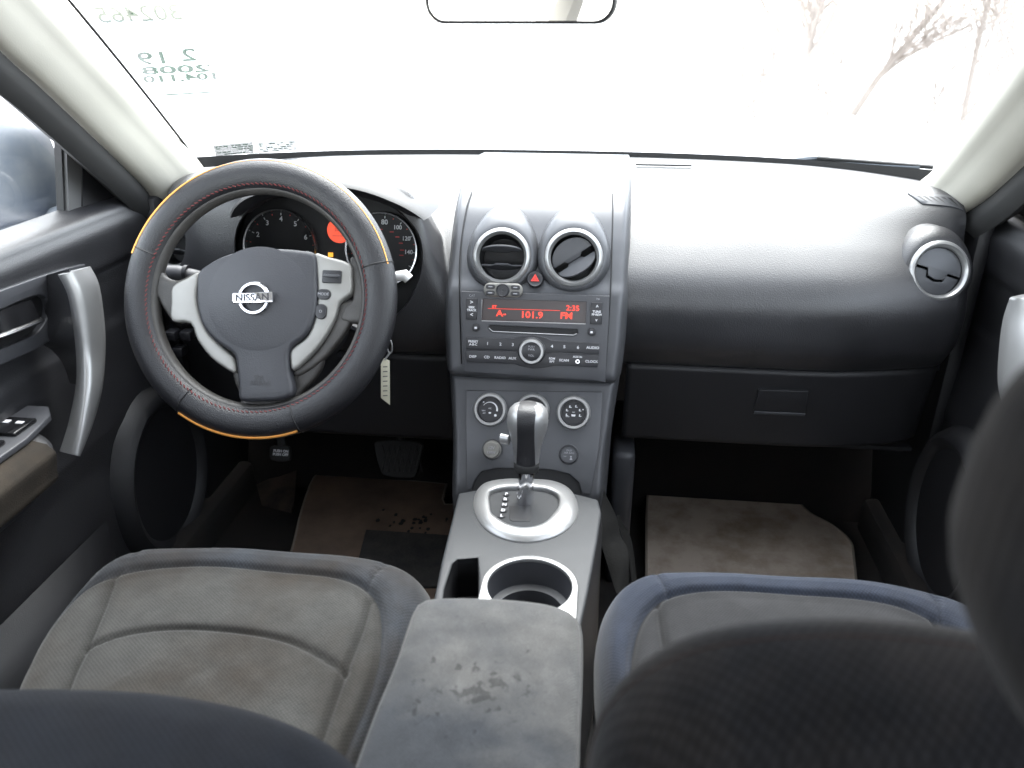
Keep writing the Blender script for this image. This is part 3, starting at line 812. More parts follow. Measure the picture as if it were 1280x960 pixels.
def v_closed(f, ri, v):
    g = f.turned(rad(-17)); n = 24
    up = [(ri*.97*math.cos(PI*i/n), ri*.97*math.sin(PI*i/n)+.001) for i in range(n+1)] + [(-ri*.45,.001),(-ri*.33,-.010),(0,-.013),(ri*.33,-.010),(ri*.45,.001)]
    dn = [(-ri*.97*math.cos(PI*i/n), -ri*.97*math.sin(PI*i/n)-.002) for i in range(n+1)] + [(ri*.42,-.002),(ri*.36,-.0125),(0,-.016),(-ri*.36,-.0125),(-ri*.42,-.002)]
    M().plate([up], g, -.010, -.006, .001).build('vent_vane', PANEL, v)
    M().plate([dn], g, -.014, -.009, .001).build('vent_vane', PANELD, v)
cs = []
cs.append(vent(627, 321, 1.180, .0345, .0445, rad(2), .030, PANEL, v_open)[1])
cs.append(vent(717, 322, 1.180, .0345, .0445, rad(2), .030, PANEL, v_tilt)[1])
cut(stack, cs)
cd_ = []
cd_.append(vent(1175, 339, 1.250, .0365, .047, rad(6), .020, DASH, v_closed)[1])
cd_.append(vent(216, 303, 1.252, .0365, .047, rad(-6), .020, DASH, v_open)[1])

# --- instrument binnacle cavity
cavpx = [(296,330),(293,300),(302,272),(330,250),(380,241),(430,241),(480,252),(512,276),(526,300),(528,330),(520,360),(505,385),(480,400),(400,410),(330,400),(305,365)]
cavf = Fr((-.40,1.19,.60), (1,0,0), (0,0,1))
cav = [tuple(p) for p in cr([cavf.px(*p) for p in cavpx], 4)]
cavB = [(a_, b_) for a_, b_ in [cavf.px(405+(q[0]-405)*.985, 320+(q[1]-320)*.985, -.165) for q in cr([V(p) for p in cavpx], 4)]]
cavA = [cavf.px(405+(q[0]-405)*1.03, 320+(q[1]-320)*1.03, .08) for q in cr([V(p) for p in cavpx], 4)]
cav = [tuple(cavf.px(q[0], q[1], 0)) for q in cr([V(p) for p in cavpx], 4)]
cutter = M().loft([[cavf.pt(*q, .08) for q in cavA], [cavf.pt(*q, 0) for q in cav], [cavf.pt(*q, -.165) for q in cavB]], True, True, True)
cd_.append(cutter)
cut(dash_o, cd_)
# cavity lining
cav2 = [(a*1.0, b) for a, b in cav]
m = M().loft([[cavf.pt(a, b, .0) for a, b in cav], [cavf.pt(lerp(a,c,.99), lerp(b,d,.99), -.163) for (a, b), (c, d) in zip(cav, cavB)]])
o = m.build('binnacle_lining', BLACK, db, 60)
# visor lip over the cluster
lip = cr([P(*p, y=1.172) for p in ((287,270),(294,256),(312,243),(345,234),(390,229),(430,230),(465,238),(500,252),(520,263),(534,273))], 6, False)
cc = P(405,330,y=1.172); rings = []
for i, p in enumerate(lip):
    o_ = (p-cc); o_.y = 0; o_.normalize(); k = min(1, i/6, (len(lip)-1-i)/6); th = .006+.010*k
    rings.append([p, p+V((0,-.006,0))-o_*.004, p-o_*th+V((0,.004,0)), p-o_*(th+.006)+V((0,.05,0)), p+V((0,.10,0))-o_*.002, p+V((0,.06,0))+o_*.006, p+o_*.003+V((0,.02,0))])
M().loft(rings, True, True, True).build('visor_lip', DASHD, db, 60)

# --- demister grilles at the dash corners
def on_dash(px, py, xlo, xhi):
    best = (1e9, 0, 0)
    for a in range(41):
        x = lerp(xlo, xhi, a/40)
        for b in range(60):
            t = .02+.6*b/60; q = dash(x, t)-CAM; k = q.dot(FW)
            e = (640+FPX*q.dot(RT)/k-px)**2 + (480-FPX*q.dot(UP)/k-py)**2
            if e < best[0]: best = (e, x, t)
    return best[1], best[2]
def demister(pxs, n, xlo, xhi):
    C4 = [on_dash(*p, xlo, xhi) for p in pxs]
    def at(u, v, h):
        x = lerp(lerp(C4[0][0], C4[1][0], u), lerp(C4[3][0], C4[2][0], u), v)
        t = lerp(lerp(C4[0][1], C4[1][1], u), lerp(C4[3][1], C4[2][1], u), v)
        p = dash(x, t); du = dash(x+.004, t)-p; dv = dash(x, t+.01)-p
        nn = du.cross(dv).normalized(); nn = nn if nn.z > 0 else -nn
        return p + nn*h
    g = M()
    ring = lambda k, h: [at(.5+(u-.5)*k, .5+(v-.5)*k, h) for u, v in [(i/10, 0) for i in range(10)]+[(1, i/4) for i in range(4)]+[(1-i/10, 1) for i in range(10)]+[(0, 1-i/4) for i in range(4)]]
    g.loft([ring(1,-.002), ring(1,.0012), ring(.96,.0022), ring(.5,.0022), ring(.01,.0022)], True)
    o = g.build('demister_grille', PANEL, db, 60)
    for i in range(n):
        u = (i+1)/(n+1)
        M().loft([[at(u-.05,.25,.0026), at(u+.035,.30,.0026), at(u+.045,.82,.0026), at(u-.0,.62,.0026)]], True, False, True).build('grille_slot', BLACK, o)
demister([(1134,242),(1188,247),(1212,264),(1152,256)], 6, .50, .664)
demister([(196,240),(222,234),(232,238),(206,247)], 3, -.664, -.50)
# defroster slot at the windscreen base
M().box((.15,1.50,.7335), (.25,1.512,.7365), .001).build('defroster_slot', BLACK, db)

# --- hazard switch
rf = Fr((0,1.1475,.537), (1,0,0), (0,.035/.12,1))       # radio face plane (through 1.165,.597 / 1.13,.477)
hz = P(669,349,y=1.172)
hf = Fr(hz, (1,0,0), (0,.5,.87))
h = M().lathe([(.0125,-.012),(.0125,.001),(.0112,.003),(.0095,.0022),(.0001,.0022)], hf, 32).build('hazard_switch', BUTTON, db)
tri = lambda r: [(0,r),(-r*.87,-r*.5),(r*.87,-r*.5)]
M().plate([tri(.0075), tri(.0035)], hf, .0024, .0032).plate([tri(.0022)], hf, .0024, .0032).build('triangle_symbol', RED, h)

# --- climate panel with pocket
kf = Fr((0,1.100,.378), (1,0,0), (0,.075/.150,1))
kf = Fr((0,1.1015,.378), (1,0,0), (0,(1.138-1.068)/(.452-.302),1))
cp = [kf.px(*p) for p in ((583,488),(753,490),(749,560),(738,617),(727,617),(724,603),(712,592),(690,587),(660,585),(620,585),(602,589),(594,600),(590,612),(584,611),(583,560))]
clim = M().plate([cp], kf, -.004, .004, .001).build('climate_panel', PANEL, db)
pk = [kf.px(*p) for p in ((594,600),(602,589),(620,585),(660,585),(690,587),(712,592),(724,603),(727,617),(590,612))]
M().plate([pk], kf, -.002, .0005).build('pocket_recess', BLACK, clim)
def knob(px, py, draw, rout=.0262, red=False):
    a, b = kf.px(px, py, .006); f = kf.moved(a, b, 0)
    k = M().lathe([(rout,.002),(rout+.0005,.006),(rout,.012),(rout-.002,.0145),(rout-.005,.0145),(rout-.0065,.012)], f, 48).build('climate_knob', SILVER, clim)
    M().lathe([(rout-.006,.004),(rout-.006,.013),(rout-.0075,.0135),(rout-.008,.010),(.0001,.010)], f, 40).build('knob_dial', BUTTON, k)
    draw(f, k)
def arcp(f, r, a0, a1, w_, c):
    A = [(r*math.cos(rad(lerp(a0,a1,i/16))), r*math.sin(rad(lerp(a0,a1,i/16)))) for i in range(17)]
    Bq = [((r-w_*(.2+.8*i/16))*math.cos(rad(lerp(a0,a1,i/16))), (r-w_*(.2+.8*i/16))*math.sin(rad(lerp(a0,a1,i/16)))) for i in range(17)]
    return M().plate([A+Bq[::-1]], f, c, c+.0005)
def d_fan(f, k):
    m = arcp(f, .0125, 150, -10, .0028, .0102)
    m.text('A/C', f, 0, .002, .003, c=.0106).text('MAX', f, -.010, -.002, .0028, c=.0106).text('OFF', f, -.009, -.006, .0026, c=.0106)
    m.plate([circ(.0088,-.0085,.002)], f, .0102,.0107).plate([circ(-.0108,.0115,.0012)], f, .0102,.0107)
    m.plate([circ(0,-.005,.0022,12,.0014)], f, .0102,.0107)
    m.build('dial_marks', WHITE, k)
def d_temp(f, k):
    arcp(f, .0130, 150, 60, .003, .0102).build('dial_marks', WHITE, k)
    arcp(f, .0130, 58, 25, .003, .0102).build('dial_marks', RED, k)
def d_mode(f, k):
    m = M()
    for ang in (200, 160, 120, 70, 25, -20):
        x, y = .0108*math.cos(rad(ang)), .0108*math.sin(rad(ang))
        m.plate([circ(x-.0006,y+.001,.0010,8)], f, .0102,.0107).plate([[(x-.0016,y-.0016),(x+.002,y-.0016),(x+.002,y-.0006),(x-.0004,y-.0006),(x-.0004,y+.0008),(x-.0016,y+.0008)]], f, .0102,.0107)
    m.text('A/C', f, 0, .001, .0026, c=.0106).plate([[(-.0026,-.0055),(.0026,-.0055),(.0034,-.0025),(-.0034,-.0025)]], f, .0102,.0107)
    m.text('REAR', f, -.009, -.0062, .0024, c=.0106)
    m.plate([circ(.0145,.0058,.0011)], f, .0102,.0107)
    m.build('dial_marks', WHITE, k)
knob(613, 512, d_fan); knob(666, 513, d_temp); knob(717, 516, d_mode)
a, b = kf.px(615, 562, .008); f = kf.moved(a, b, 0)
lg = M().lathe([(.0145,.004),(.0145,.006),(.0132,.0062),(.0130,.016),(.0118,.018),(.0001,.018)], f, 40).build('power_socket_cap', KNOBG, clim)
M().lathe([(.0165,.0035),(.0165,.0052),(.0142,.0055),(.0142,.004)], f, 40).build('socket_collar', BUTTON, lg)
M().text('12V', f, 0, .0035, .0065, c=.0185).text('120W', f, 0, -.004, .0055, c=.0185).build('lettering', WHITED, lg)
a, b = kf.px(711, 568, .004); f = kf.moved(a, b, 0)
ab = M().lathe([(.0150,.003),(.0150,.0052),(.0132,.0056),(.0125,.0035),(.0001,.0035)], f, 40).build('airbag_indicator', BUTTON, clim)
M().lathe([(.0152,.0030),(.0158,.0048),(.0150,.0056)], f, 40).build('indicator_rim', PANEL, ab)
m = M().text('PASS', f, .0005, .0060, .0042, c=.0039).text('AIR BAG', f, .0005, .0022, .0042, c=.0039)
m.text('OFF', f, -.006, -.0036, .0028, c=.0039).plate([circ(.0035,-.0035,.0014,10)], f, .0036,.0041).plate([[(.0015,-.0085),(.006,-.0085),(.0048,-.0055),(.0028,-.0052)]], f, .0036,.0041)
m.build('lettering', WHITED, ab)

# ================================================================== CAR STEREO
rfp = Fr((0,1.1450,.5325), (1,0,0), (0,.036/.126,1))
st = thing('car_stereo', 'dark car stereo with red display showing FM 101.9, in the centre stack', 'car stereo', rfp.pt(0,0,0))
S = lambda px, py, c=.004: rfp.px(px, py, c)
fp = [S(*p) for p in ((576.5,364),(762,370),(761,400),(757.5,461),(757,478),(740,475),(640,469),(600,466),(580,465),(578,420))]
disp = [S(*p) for p in ((603,373.5),(733,377.5),(732,404),(602,400.5))]
slot = [S(*p) for p in ((612,406),(722,411.5),(723,417),(717,420),(615,415.5),(610,410))]
face = M().plate([fp, disp, slot], rfp, -.006, .005, .001).build('faceplate', PANELD, st)
M().plate([[S(*p) for p in ((602,371),(736,375),(735,407),(600,403))]], rfp, -.001, .0005).build('display', LCD, st, label='black display with red characters')
# bright bevel along the display's lower and left edges
M().tube([rfp.pt(*S(602.6,374.5,.005),.0046), rfp.pt(*S(601.8,401,.005),.0046), rfp.pt(*S(732,405,.005),.0046)], .0007, 6).build('display_edge', SILVER, st)
m = M()
def T(m, s_, px, py, hpx, c=.0012, **k):
    a, b = S(px, py, c); m.text(s_, rfp, a, b, hpx*.00125*1.38, c=c, **k)
T(m, '101.9', 664.5, 394, 8.2, sx=1.12, bold=.0003, c=.0012); T(m, 'A-', 626.5, 392, 7.8, sx=1.15, bold=.0003, c=.0012); T(m, 'FM', 708, 395, 8, sx=1.1, bold=.0003, c=.0012); T(m, '2:35', 716, 385.5, 6.6, sx=1.05, bold=.0002, c=.0012)
T(m, 'ST', 618, 383.5, 3.4, bold=.0002, sx=1.2, c=.0012)
m.tube([rfp.pt(*S(610,385.5,.0012), .0012), rfp.pt(*S(700,388.3,.0012), .0012)], .00035, 4)
m.build('display_lettering', LCDRED, st)
M().plate([[S(*p) for p in ((609,405.5),(724,410),(726,420),(609,416))]], rfp, .0002, .0012).build('cd_slot', BLACK, st)
M().tube([rfp.pt(*S(611,410,.005),.0052), rfp.pt(*S(616,414.3,.005),.0052), rfp.pt(*S(717,419,.005),.0052), rfp.pt(*S(721,417,.005),.0052)], .0007, 6).build('slot_edge', SILVER, st)
# button strips
b1 = cr([S(*p) for p in ((583,421.5),(620,422.6),(642,422.6),(652,420),(666,418.5),(681,421.5),(690,425.5),(720,427),(749,429),(748.5,442.5),(700,440),(690,440),(666,441),(645,438),(583,436.5))], 1)
b2 = [S(*p) for p in ((583,437.3),(645,438.8),(666,442),(690,441),(748.5,443.4),(747,458.8),(695,456.5),(680,459.5),(666,460.5),(650,457),(644,454.5),(584,452.4))]
M().plate([[tuple(p) for p in b1]], rfp, .0045, .0075, .0008).build('button_row', BUTTON, st)
M().plate([b2], rfp, .0045, .0072, .0008).build('button_row', BUTTON, st)
m = M()
for s_, px, py, h_ in (('1',609.5,429.5,3.6),('2',625.5,430.3,3.6),('3',641,431,3.6),('4',690,433,3.8),('5',705.5,433.6,3.8),('6',722.5,434.4,3.8),('AUDIO',741,434.8,3.2),('DISP',591,445.8,3),('CD',608.5,446.5,3.2),('RADIO',625,447.3,3),('AUX',640.5,448,3),('SCAN',705,450.5,3),('CLOCK',739.5,452,3)):
    T(m, s_, px, py, h_, c=.0079, bold=.00008, sx=1.1)
T(m, 'PRESET', 591.5, 427, 2.8, c=.0079, bold=.00008); T(m, 'A-B-C', 591.5, 430.6, 2.8, c=.0079, bold=.00008)
T(m, 'RDM', 690, 448.3, 2.6, c=.0079, bold=.00008); T(m, 'RPT', 690, 452.2, 2.6, c=.0079, bold=.00008); T(m, 'AUX IN', 722, 446.2, 2.4, c=.0079, bold=.00008)
m.build('lettering', WHITE, st)
m = M(); T(m, 'CAT', 590, 369.5, 2.6, c=.0054); T(m, 'TA', 747.5, 374, 2.6, c=.0054); m.build('lettering', WHITED, st)
a, b = S(722, 451.8, .0075); M().lathe([(.0034,.007),(.0032,.0088),(.0018,.0088),(.0016,.006)], rfp.moved(a, b), 20).build('aux_socket', CHROMES, st)
# volume knob
a, b = S(664.5, 439, .01); f = rfp.moved(a, b)
M().lathe([(.0215,.006),(.0215,.0085),(.0200,.0095)], f, 48).build('knob_collar', BUTTON, st)
vk = M().lathe([(.0193,.008),(.0193,.015),(.0180,.0175),(.0150,.0175),(.0140,.0155)], f, 48).build('volume_knob', SILVER, st)
M().lathe([(.0143,.010),(.0143,.0158),(.0125,.0166),(.0001,.0166)], f, 40).build('knob_cap', BUTTON, vk)
M().text('PUSH', f, 0, .0076, .0040, c=.0169).text('PWR', f, 0, .0032, .0048, c=.0169).text('VOL', f, 0, -.0060, .0048, c=.0169).build('lettering', WHITED, vk)
# seek and tune keys, round keys
for q, txts in ((((582.8,373),(597,373.4),(596,399.5),(582.5,399)), (('>',589.5,378,5),('SEEK',589.5,384.2,2.6),('TRACK',589.5,387.8,2.6),('<',589.5,393.5,5))),
                (((738.5,378),(753.5,378.5),(752,405.5),(737.6,405)), (('^',746.5,384,5),('TUNE',746,389.8,2.8),('FF-REW',746,393.4,2.6),('v',745.5,400,4)))):
    k = M().plate([[S(*p, .006) for p in q]], rfp, .003, .0068, .001).build('rocker_button', BUTTON, st)
    m = M()
    for s_, px, py, h_ in txts: T(m, s_, px, py, h_, c=.0072, bold=.00012)
    m.build('lettering', WHITE, k)
for px, py in ((595,409.5),(739.5,415)):
    a, b = S(px, py, .007); f = rfp.moved(a, b)
    k = M().lathe([(.0066,.004),(.0066,.0060),(.0052,.0062),(.0050,.0095),(.0042,.0104),(.0001,.0106)], f, 28).build('round_button', BUTTON, st)
    M().box((-.0018,-.0015,.0106), (.0018,.0015,.0111), fr=f).build('symbol', WHITE, k)

# small remote pad stuck under the left centre vent
a, b = S(629, 362.5, .012); f = rfp.moved(a, b)
rp = thing('remote_pad', 'small worn remote control pad stuck above the left of the stereo', 'remote control', f.o)
M().plate([rrect(-.030,-.0105,.030,.0105,.0104,8)], f, .006, .016, .0035).build('pad_body', KNOBG, rp)
M().lathe([(.0105,.014),(.0105,.018),(.0092,.0192),(.0078,.0178),(.0001,.0178)], f, 30).lathe([(.0025,.0178),(.0022,.0195),(.0001,.0197)], f, 14).build('centre_button', BUTTON, rp)
for sx_ in (-1, 1):
    for sy_ in (-1, 1):
        M().plate([rrect(min(sx_*.012,sx_*.026), min(sy_*.0012,sy_*.0080), max(sx_*.012,sx_*.026), max(sy_*.0012,sy_*.0080), .003, 4)], f, .0155, .0172, .0007).build('key', BUTTON, rp)
m = M()
for sx_, sy_ in ((-.019,.0047),(-.019,-.0047),(.019,.0047),(.019,-.0047)): m.box((sx_-.003,sy_-.0007,.0173),(sx_+.003,sy_+.0007,.0176), fr=f)
m.build('key_symbols', WHITED, rp)

# ================================================================== INSTRUMENT CLUSTER
cf = Fr((-.40,1.315,.60), (1,0,0), (0,.25,1))
ic = thing('instrument_cluster', 'instrument cluster with two chrome ringed gauges and an orange display, behind the steering wheel', 'instrument cluster', cf.o)
K_ = lambda px, py, c=0: cf.px(px, py, c)
M().plate([[K_(*p) for p in ((300,400),(296,310),(310,262),(350,245),(470,245),(520,275),(530,320),(520,400))]], cf, -.006, 0).build('cluster_face', BLACK, ic)
def gauge(px, py, rpx, marks, lab):
    a, b = K_(px, py, .01); r = abs(K_(px+rpx, py, .01)[0]-a); f = cf.moved(a, b)
    g = M().lathe([(r,.0),(r,.012),(r-.0012,.0155),(r-.0038,.0145),(r-.005,.008),(r-.005,.002)], f, 56).build('gauge_ring', CHROMES, ic)
    M().lathe([(r-.004,.0015),(.0001,.0015)], f, 40).build('gauge_dial', BLACK, g)
    m = M(); n = M()
    for s_, ang in marks:
        x, y = math.cos(rad(ang)), math.sin(rad(ang))
        if s_: m.text(s_, f, (r-.0190)*x, (r-.0180)*y, .0118 if len(s_) < 3 else .0100, c=.0024, bold=.0002)
        h = M(); g2 = Fr(f.pt(0,0,0), f.u*x+f.v*y, f.v*x-f.u*y)
        m.box((r-.0115,-.0006,.002), (r-.0075,.0006,.0024), fr=g2)
        h.bm.free()
    for i in range(len(marks)-1):
        ang = (marks[i][1]+marks[i+1][1])/2; x, y = math.cos(rad(ang)), math.sin(rad(ang)); g2 = Fr(f.o, f.u*x+f.v*y, f.v*x-f.u*y)
        n.box((r-.0100,-.0006,.002), (r-.0080,.0006,.0024), fr=g2)
    m.build('numerals', WHITE, g); n.build('red_marks', RED, g)
    return f, r, g
f1, r1, g1 = gauge(350, 309, 46, [('1',190),('2',155),('3',122),('4',90),('5',57),('6',22),('7',-12)], 't')
f2, r2, g2_ = gauge(477, 312, 46, [('20',205),('40',172),('60',130),('80',86),('100',55),('120',25),('140',-4),('',-30)], 's')
m = M()
for ang in (95,62,40,20,0,-15):
    x, y = (r2-.030)*math.cos(rad(ang)), (r2-.030)*math.sin(rad(ang)); m.box((x-.004,y-.0008,.002),(x+.003,y+.0008,.0024), fr=f2)
m.build('inner_scale', mat('red_scale', (.3,.02,.02), .5, emit=(1,.05,.04), estr=.006), g2_)
a, b = K_(424, 288, .003); f = cf.moved(a, b)
od = M().lathe([(.0215,.001),(.0215,.003),(.0001,.003)], f, 40).build('orange_display', ORANGE, ic)
m = M().text('2016', f, 0, .001, .0085, c=.0034).box((-.012,-.010,.0031),(.008,-.0088,.0034), fr=f).box((-.010,.010,.0031),(.010,.0108,.0034), fr=f)
for i in range(6): m.box((-.012+i*.004,.0112,.0031),(-.0105+i*.004,.0135,.0034), fr=f)
m.build('display_segments', ORANGED, od)
a, b = K_(413, 318.5, .003); M().box((a-.0042,b-.0038,.001),(a+.0042,b+.0038,.003), fr=cf).build('warning_lamp', AMBER, ic)

# ================================================================== STEERING WHEEL
WT = rad(26)
wf = Fr((-.3775, 1.02, .6205), (1,0,0), (0, math.sin(WT), math.cos(WT)))
sw = thing('steering_wheel', 'steering wheel in a black leather cover with silver spokes and chrome emblem', 'steering wheel', wf.o)
RC, RA, RB = .1735, .0235, .0200
W_ = lambda px, py, c=0: wf.px(px, py, c)
def rimp(th, ph, k=1.):      # th round the wheel, ph round the tube (0 = outwards, 90 = towards driver)
    rr = RC + RA*k*math.cos(ph)*1.0; c = RB*k*math.sin(ph)
    return wf.pt(rr*math.cos(th), rr*math.sin(th), c)
NTH = 160
M().loft([[rimp(2*PI*i/NTH, 2*PI*j/28) for j in range(28)] for i in range(NTH)], True, loop=True).build('leather_cover', LEATHER, sw, 80)
# bare rim strip showing on the inside of the cover
m = M().loft([[wf.pt((RC-RA*.80+.0075*math.cos(ph))*math.cos(2*PI*i/NTH), (RC-RA*.80+.0075*math.cos(ph))*math.sin(2*PI*i/NTH), .0115*math.sin(ph)-.001) for ph in [2*PI*j/14 for j in range(14)]] for i in range(NTH)], True, loop=True)
m.build('inner_rim', LEATHERG, sw, 80)
# stitching on the inner shoulder
m = M()
for i in range(150):
    th = 2*PI*i/150
    a, b = rimp(th, rad(133), 1.02), rimp(th+2*PI/150*.62, rad(127), 1.02)
    m.tube([a, b], .0008, 4)
m.build('red_stitching', REDTH, sw)
for th in (rad(17), rad(160), rad(237), rad(292)):
    M().tube([rimp(th, rad(p_), 1.012) for p_ in range(-20, 150, 10)], .0010, 5).build('cover_seam', BLACK, sw)
for a0_, a1_, nm in ((rad(16), rad(163), 't'), (rad(238), rad(291), 'b')):
    ph = rad(38) if nm == 't' else rad(30)
    m = M().tube([rimp(lerp(a0_, a1_, i/50), ph, 1.003) for i in range(51)], [(.0005+.0013*sst(26,42,i)+.0003*sst(12,2,i)) if nm == 't' else .0021 for i in range(51)], 6)
    m.build('bronze_trim', BRONZE, sw)

# spokes and arms (traced outlines on the wheel plane, real thickness)
def wplate(pxs, c0, c1, bev, name, mt, n=5, closed=True, parent=sw):
    c = c1
    pts = [W_(*p, c) for p in pxs]
    if n: pts = [tuple(q) for q in cr(pts, n)]
    return M().plate([pts], wf, c0, c1, bev).build(name, mt, parent, 50)
wplate([(186,352),(196,372),(205,388),(216,400),(245,404),(252,380),(250,340),(222,350),(205,345),(198,332),(190,330)], -.012, .004, .005, 'left_arm', LEATHERG, 4)
wplate([(437,322),(440,372),(430,382),(425,400),(445,404),(466,400),(474,380),(472,345),(468,325),(455,330)], -.014, .003, .005, 'right_arm', LEATHERG, 4)
wplate([(292,460),(300,500),(293,518),(330,522),(380,512),(373,495),(395,470),(400,445),(350,440)], -.020, -.003, .006, 'lower_arm', LEATHERG, 4)
lsp = [(248,341),(232,348),(215,358),(213,378),(214,401),(237,404),(246,425),(262,446),(280,460),(294,466),(293,449),(282,438),(262,418),(250,395),(245,370)]
wplate(lsp, -.010, .0105, .004, 'silver_spoke', SILVERW, 3)
rsp = [(392,317),(410,321),(436,329),(439,345),(438,366),(424,378),(418,398),(404,424),(386,446),(366,463),(362,449),(364,436),(382,422),(392,402),(396,375),(395,345)]
wplate(rsp, -.010, .0105, .004, 'silver_spoke', SILVERW, 3)
# hollow behind the right spoke
wplate([(424,380),(442,376),(440,398),(420,430),(395,456),(372,470),(366,464),(388,447),(406,424),(419,398)], -.016, .002, .004, 'spoke_back', LEATHERG, 3)
# airbag cover: domed shell from a traced outline
ab_px = [(318,312),(350,311),(375,313),(393,318),(396,345),(396,378),(391,403),(380,421),(363,436),(361,460),(366,490),(350,500),(320,502),(300,500),(298,480),(295,452),(290,441),(270,427),(254,408),(247,385),(246,360),(248,341),(262,329),(285,318)]
ol = cr([W_(*p, .014) for p in ab_px], 5); hub = V(W_(322,375,.014))
def abp(sc_, c_): return [wf.pt(hub.x+(q.x-hub.x)*sc_, hub.y+(q.y-hub.y)*sc_, c_) for q in ol]
m = M().plate([[tuple(q) for q in ol]], wf, -.006, .0165, .006)
dc = V(W_(322, 374, .02)); DR = .0765
m.lathe([(DR,.0158),(DR-.004,.0168),(DR-.014,.0182),(DR-.030,.0210),(DR-.050,.0240),(.0001,.0262)], wf.moved(dc.x, dc.y), 64, .96)
m.build('airbag_cover', AIRBAG, sw, 50)
hubr = M().lathe([(.060,-.045),(.062,-.02),(.055,-.004),(.0001,-.004)], wf.moved(hub.x, hub.y), 40).build('hub_back', DASHD, sw)
# arc crease on the airbag
m = M()
cr_ = [wf.pt(*W_(*p,.027),.0262) for p in ((352,313),(372,325),(388,348),(392,378),(384,405))]
# emblem
ea, eb = W_(315, 372, .034); ef = wf.moved(ea, eb, .0280)
em = M().lathe([(.0225,-.002),(.0228,.001),(.0215,.0028),(.0185,.0028),(.0175,.001),(.0175,-.001)], ef, 48).build('round_emblem', CHROME, sw)
M().box((-.0285,-.0074,.0005), (.0285,.0074,.0052), .0015, 2, fr=ef.turned(rad(4))).build('emblem_bar', CHROME, em)
M().text('NISSAN', ef.turned(rad(4)), 0, 0, .0135, c=.0055, th=.0003, sx=1.05, bold=.0003).build('lettering', BUTTON, em)
m.bm.free()
# buttons on the right spoke
def wbtn(px, py, wpx, hpx, name, txt=None, r=None):
    a, b = W_(px, py, .011); sx_ = wpx*.00056; sy_ = hpx*.00056
    pts = rrect(a-sx_, b-sy_, a+sx_, b+sy_, min(sx_, sy_)*(.95 if r is None else r), 6)
    o = M().plate([pts], wf, .009, .0135, .0012).build(name, BUTTON, sw)
    if txt: M().text(txt, wf, a, b, .0055, c=.0137).build('symbol', WHITED, o)
    return o
wbtn(415,346,24,16,'rocker_switch',None,.25); M().box((W_(415,346,.014)[0]-.0115, W_(415,346,.014)[1]-.0006, .0136),(W_(415,346,.014)[0]+.0115, W_(415,346,.014)[1]+.0030, .0175), .001, fr=wf).build('rocker_ridge', PANELD, sw)
wbtn(405,368,17,13,'round_switch','MODE'); wbtn(401.5,389.5,14,19,'phone_switch','O')
# airbag lettering
m = M(); a, b = W_(323, 472, .017); m.text('SRS', wf, a, b, .0085, c=.0169, bold=.0002); a, b = W_(325, 479, .017); m.text('AIRBAG', wf, a, b, .0085, c=.0169, bold=.0002); m.build('lettering', BUTTON, sw)
# column shroud, stalks, ignition and key
scm = thing('steering_column', 'dark steering column shroud with control stalks behind the wheel', 'steering column', wf.pt(0,0,-.15))
ccf = wf.moved(hub.x, hub.y-.012, 0)
M().loft([[ccf.pt(math.cos(2*PI*i/32)*rx, math.sin(2*PI*i/32)*ry, c_) for i in range(32)] for rx, ry, c_ in ((.050,.046,-.046),(.062,.055,-.052),(.066,.062,-.10),(.068,.066,-.19))], True, True, True).build('column_shroud', DASHD, scm, 60)
f = ccf
ls = [P(268,352,y=1.10), P(240,346,y=1.10), P(222,341,y=1.10), P(203,339,y=1.095)]
stl = M().tube([V((-.40,1.11,.625))]+ls, [.011,.011,.012,.0115,.009], 12).build('indicator_stalk', STALK, scm)
M().tube([ls[2]+V((.012,0,0)), ls[2]+V((.018,0,0))], .0125, 14).build('stalk_ring', BUTTON, stl)
rs = [P(455,352,y=1.09), P(485,349,y=1.09), P(498,345,y=1.09), P(506,344,y=1.09), P(511,349,y=1.09)]
M().tube([V((-.34,1.11,.615))]+rs, [.006,.007,.0065,.0072,.0085,.0078], 12).build('wiper_stalk', STALKW, scm)
kt = thing('ignition_key', 'key ring with a small cream tag hanging from the ignition', 'key tag', P(482,430,y=1.10))
kr_c = P(487,433,y=1.105)
M().tube([kr_c+V((.004*math.cos(a_), 0, .011*math.sin(a_))) for a_ in [2*PI*i/16 for i in range(16)]], .0013, 6, closed=True).build('key_ring', SILVER, kt)
ktf = Fr(P(482,475,y=1.10), (1,.25,0), (0,.05,1))
tagp = [ktf.px(*p) for p in ((476,446),(487,451),(487.5,506),(476,497))]
hole = circ(*ktf.px(481,452), .0018, 12)
kb = M().plate([tagp], ktf, -.0015, .0015, .0006).build('tag', CREAM, kt)
m = M()
for i in range(7):
    a, b = ktf.px(481.5, 458+i*6.0); m.box((a-.0035,b-.0009,.0015),(a+.0035,b+.0009,.0018), fr=ktf)
m.build('tag_print', KNOBG, kb)
M().tube([kr_c+V((0,.0,-.010)), P(481,450,y=1.10)], .0016, 6).build('ring_link', SILVER, kt)
M().tube([V((-.30,1.11,.56)), kr_c+V((-.015,0,.01)), kr_c+V((0,0,.010))], [.008,.006,.003], 8).build('key', BUTTON, kt)
# small buttons on the knee panel left of the column
for px, py in ((213,420),(232,420),(222,440)):
    c_ = P(px, py, y=1.205)
    M().box(c_-V((.010,.004,.008)), c_+V((.010,.02,.008)), .003).build('dash_switch', BUTTON, db)

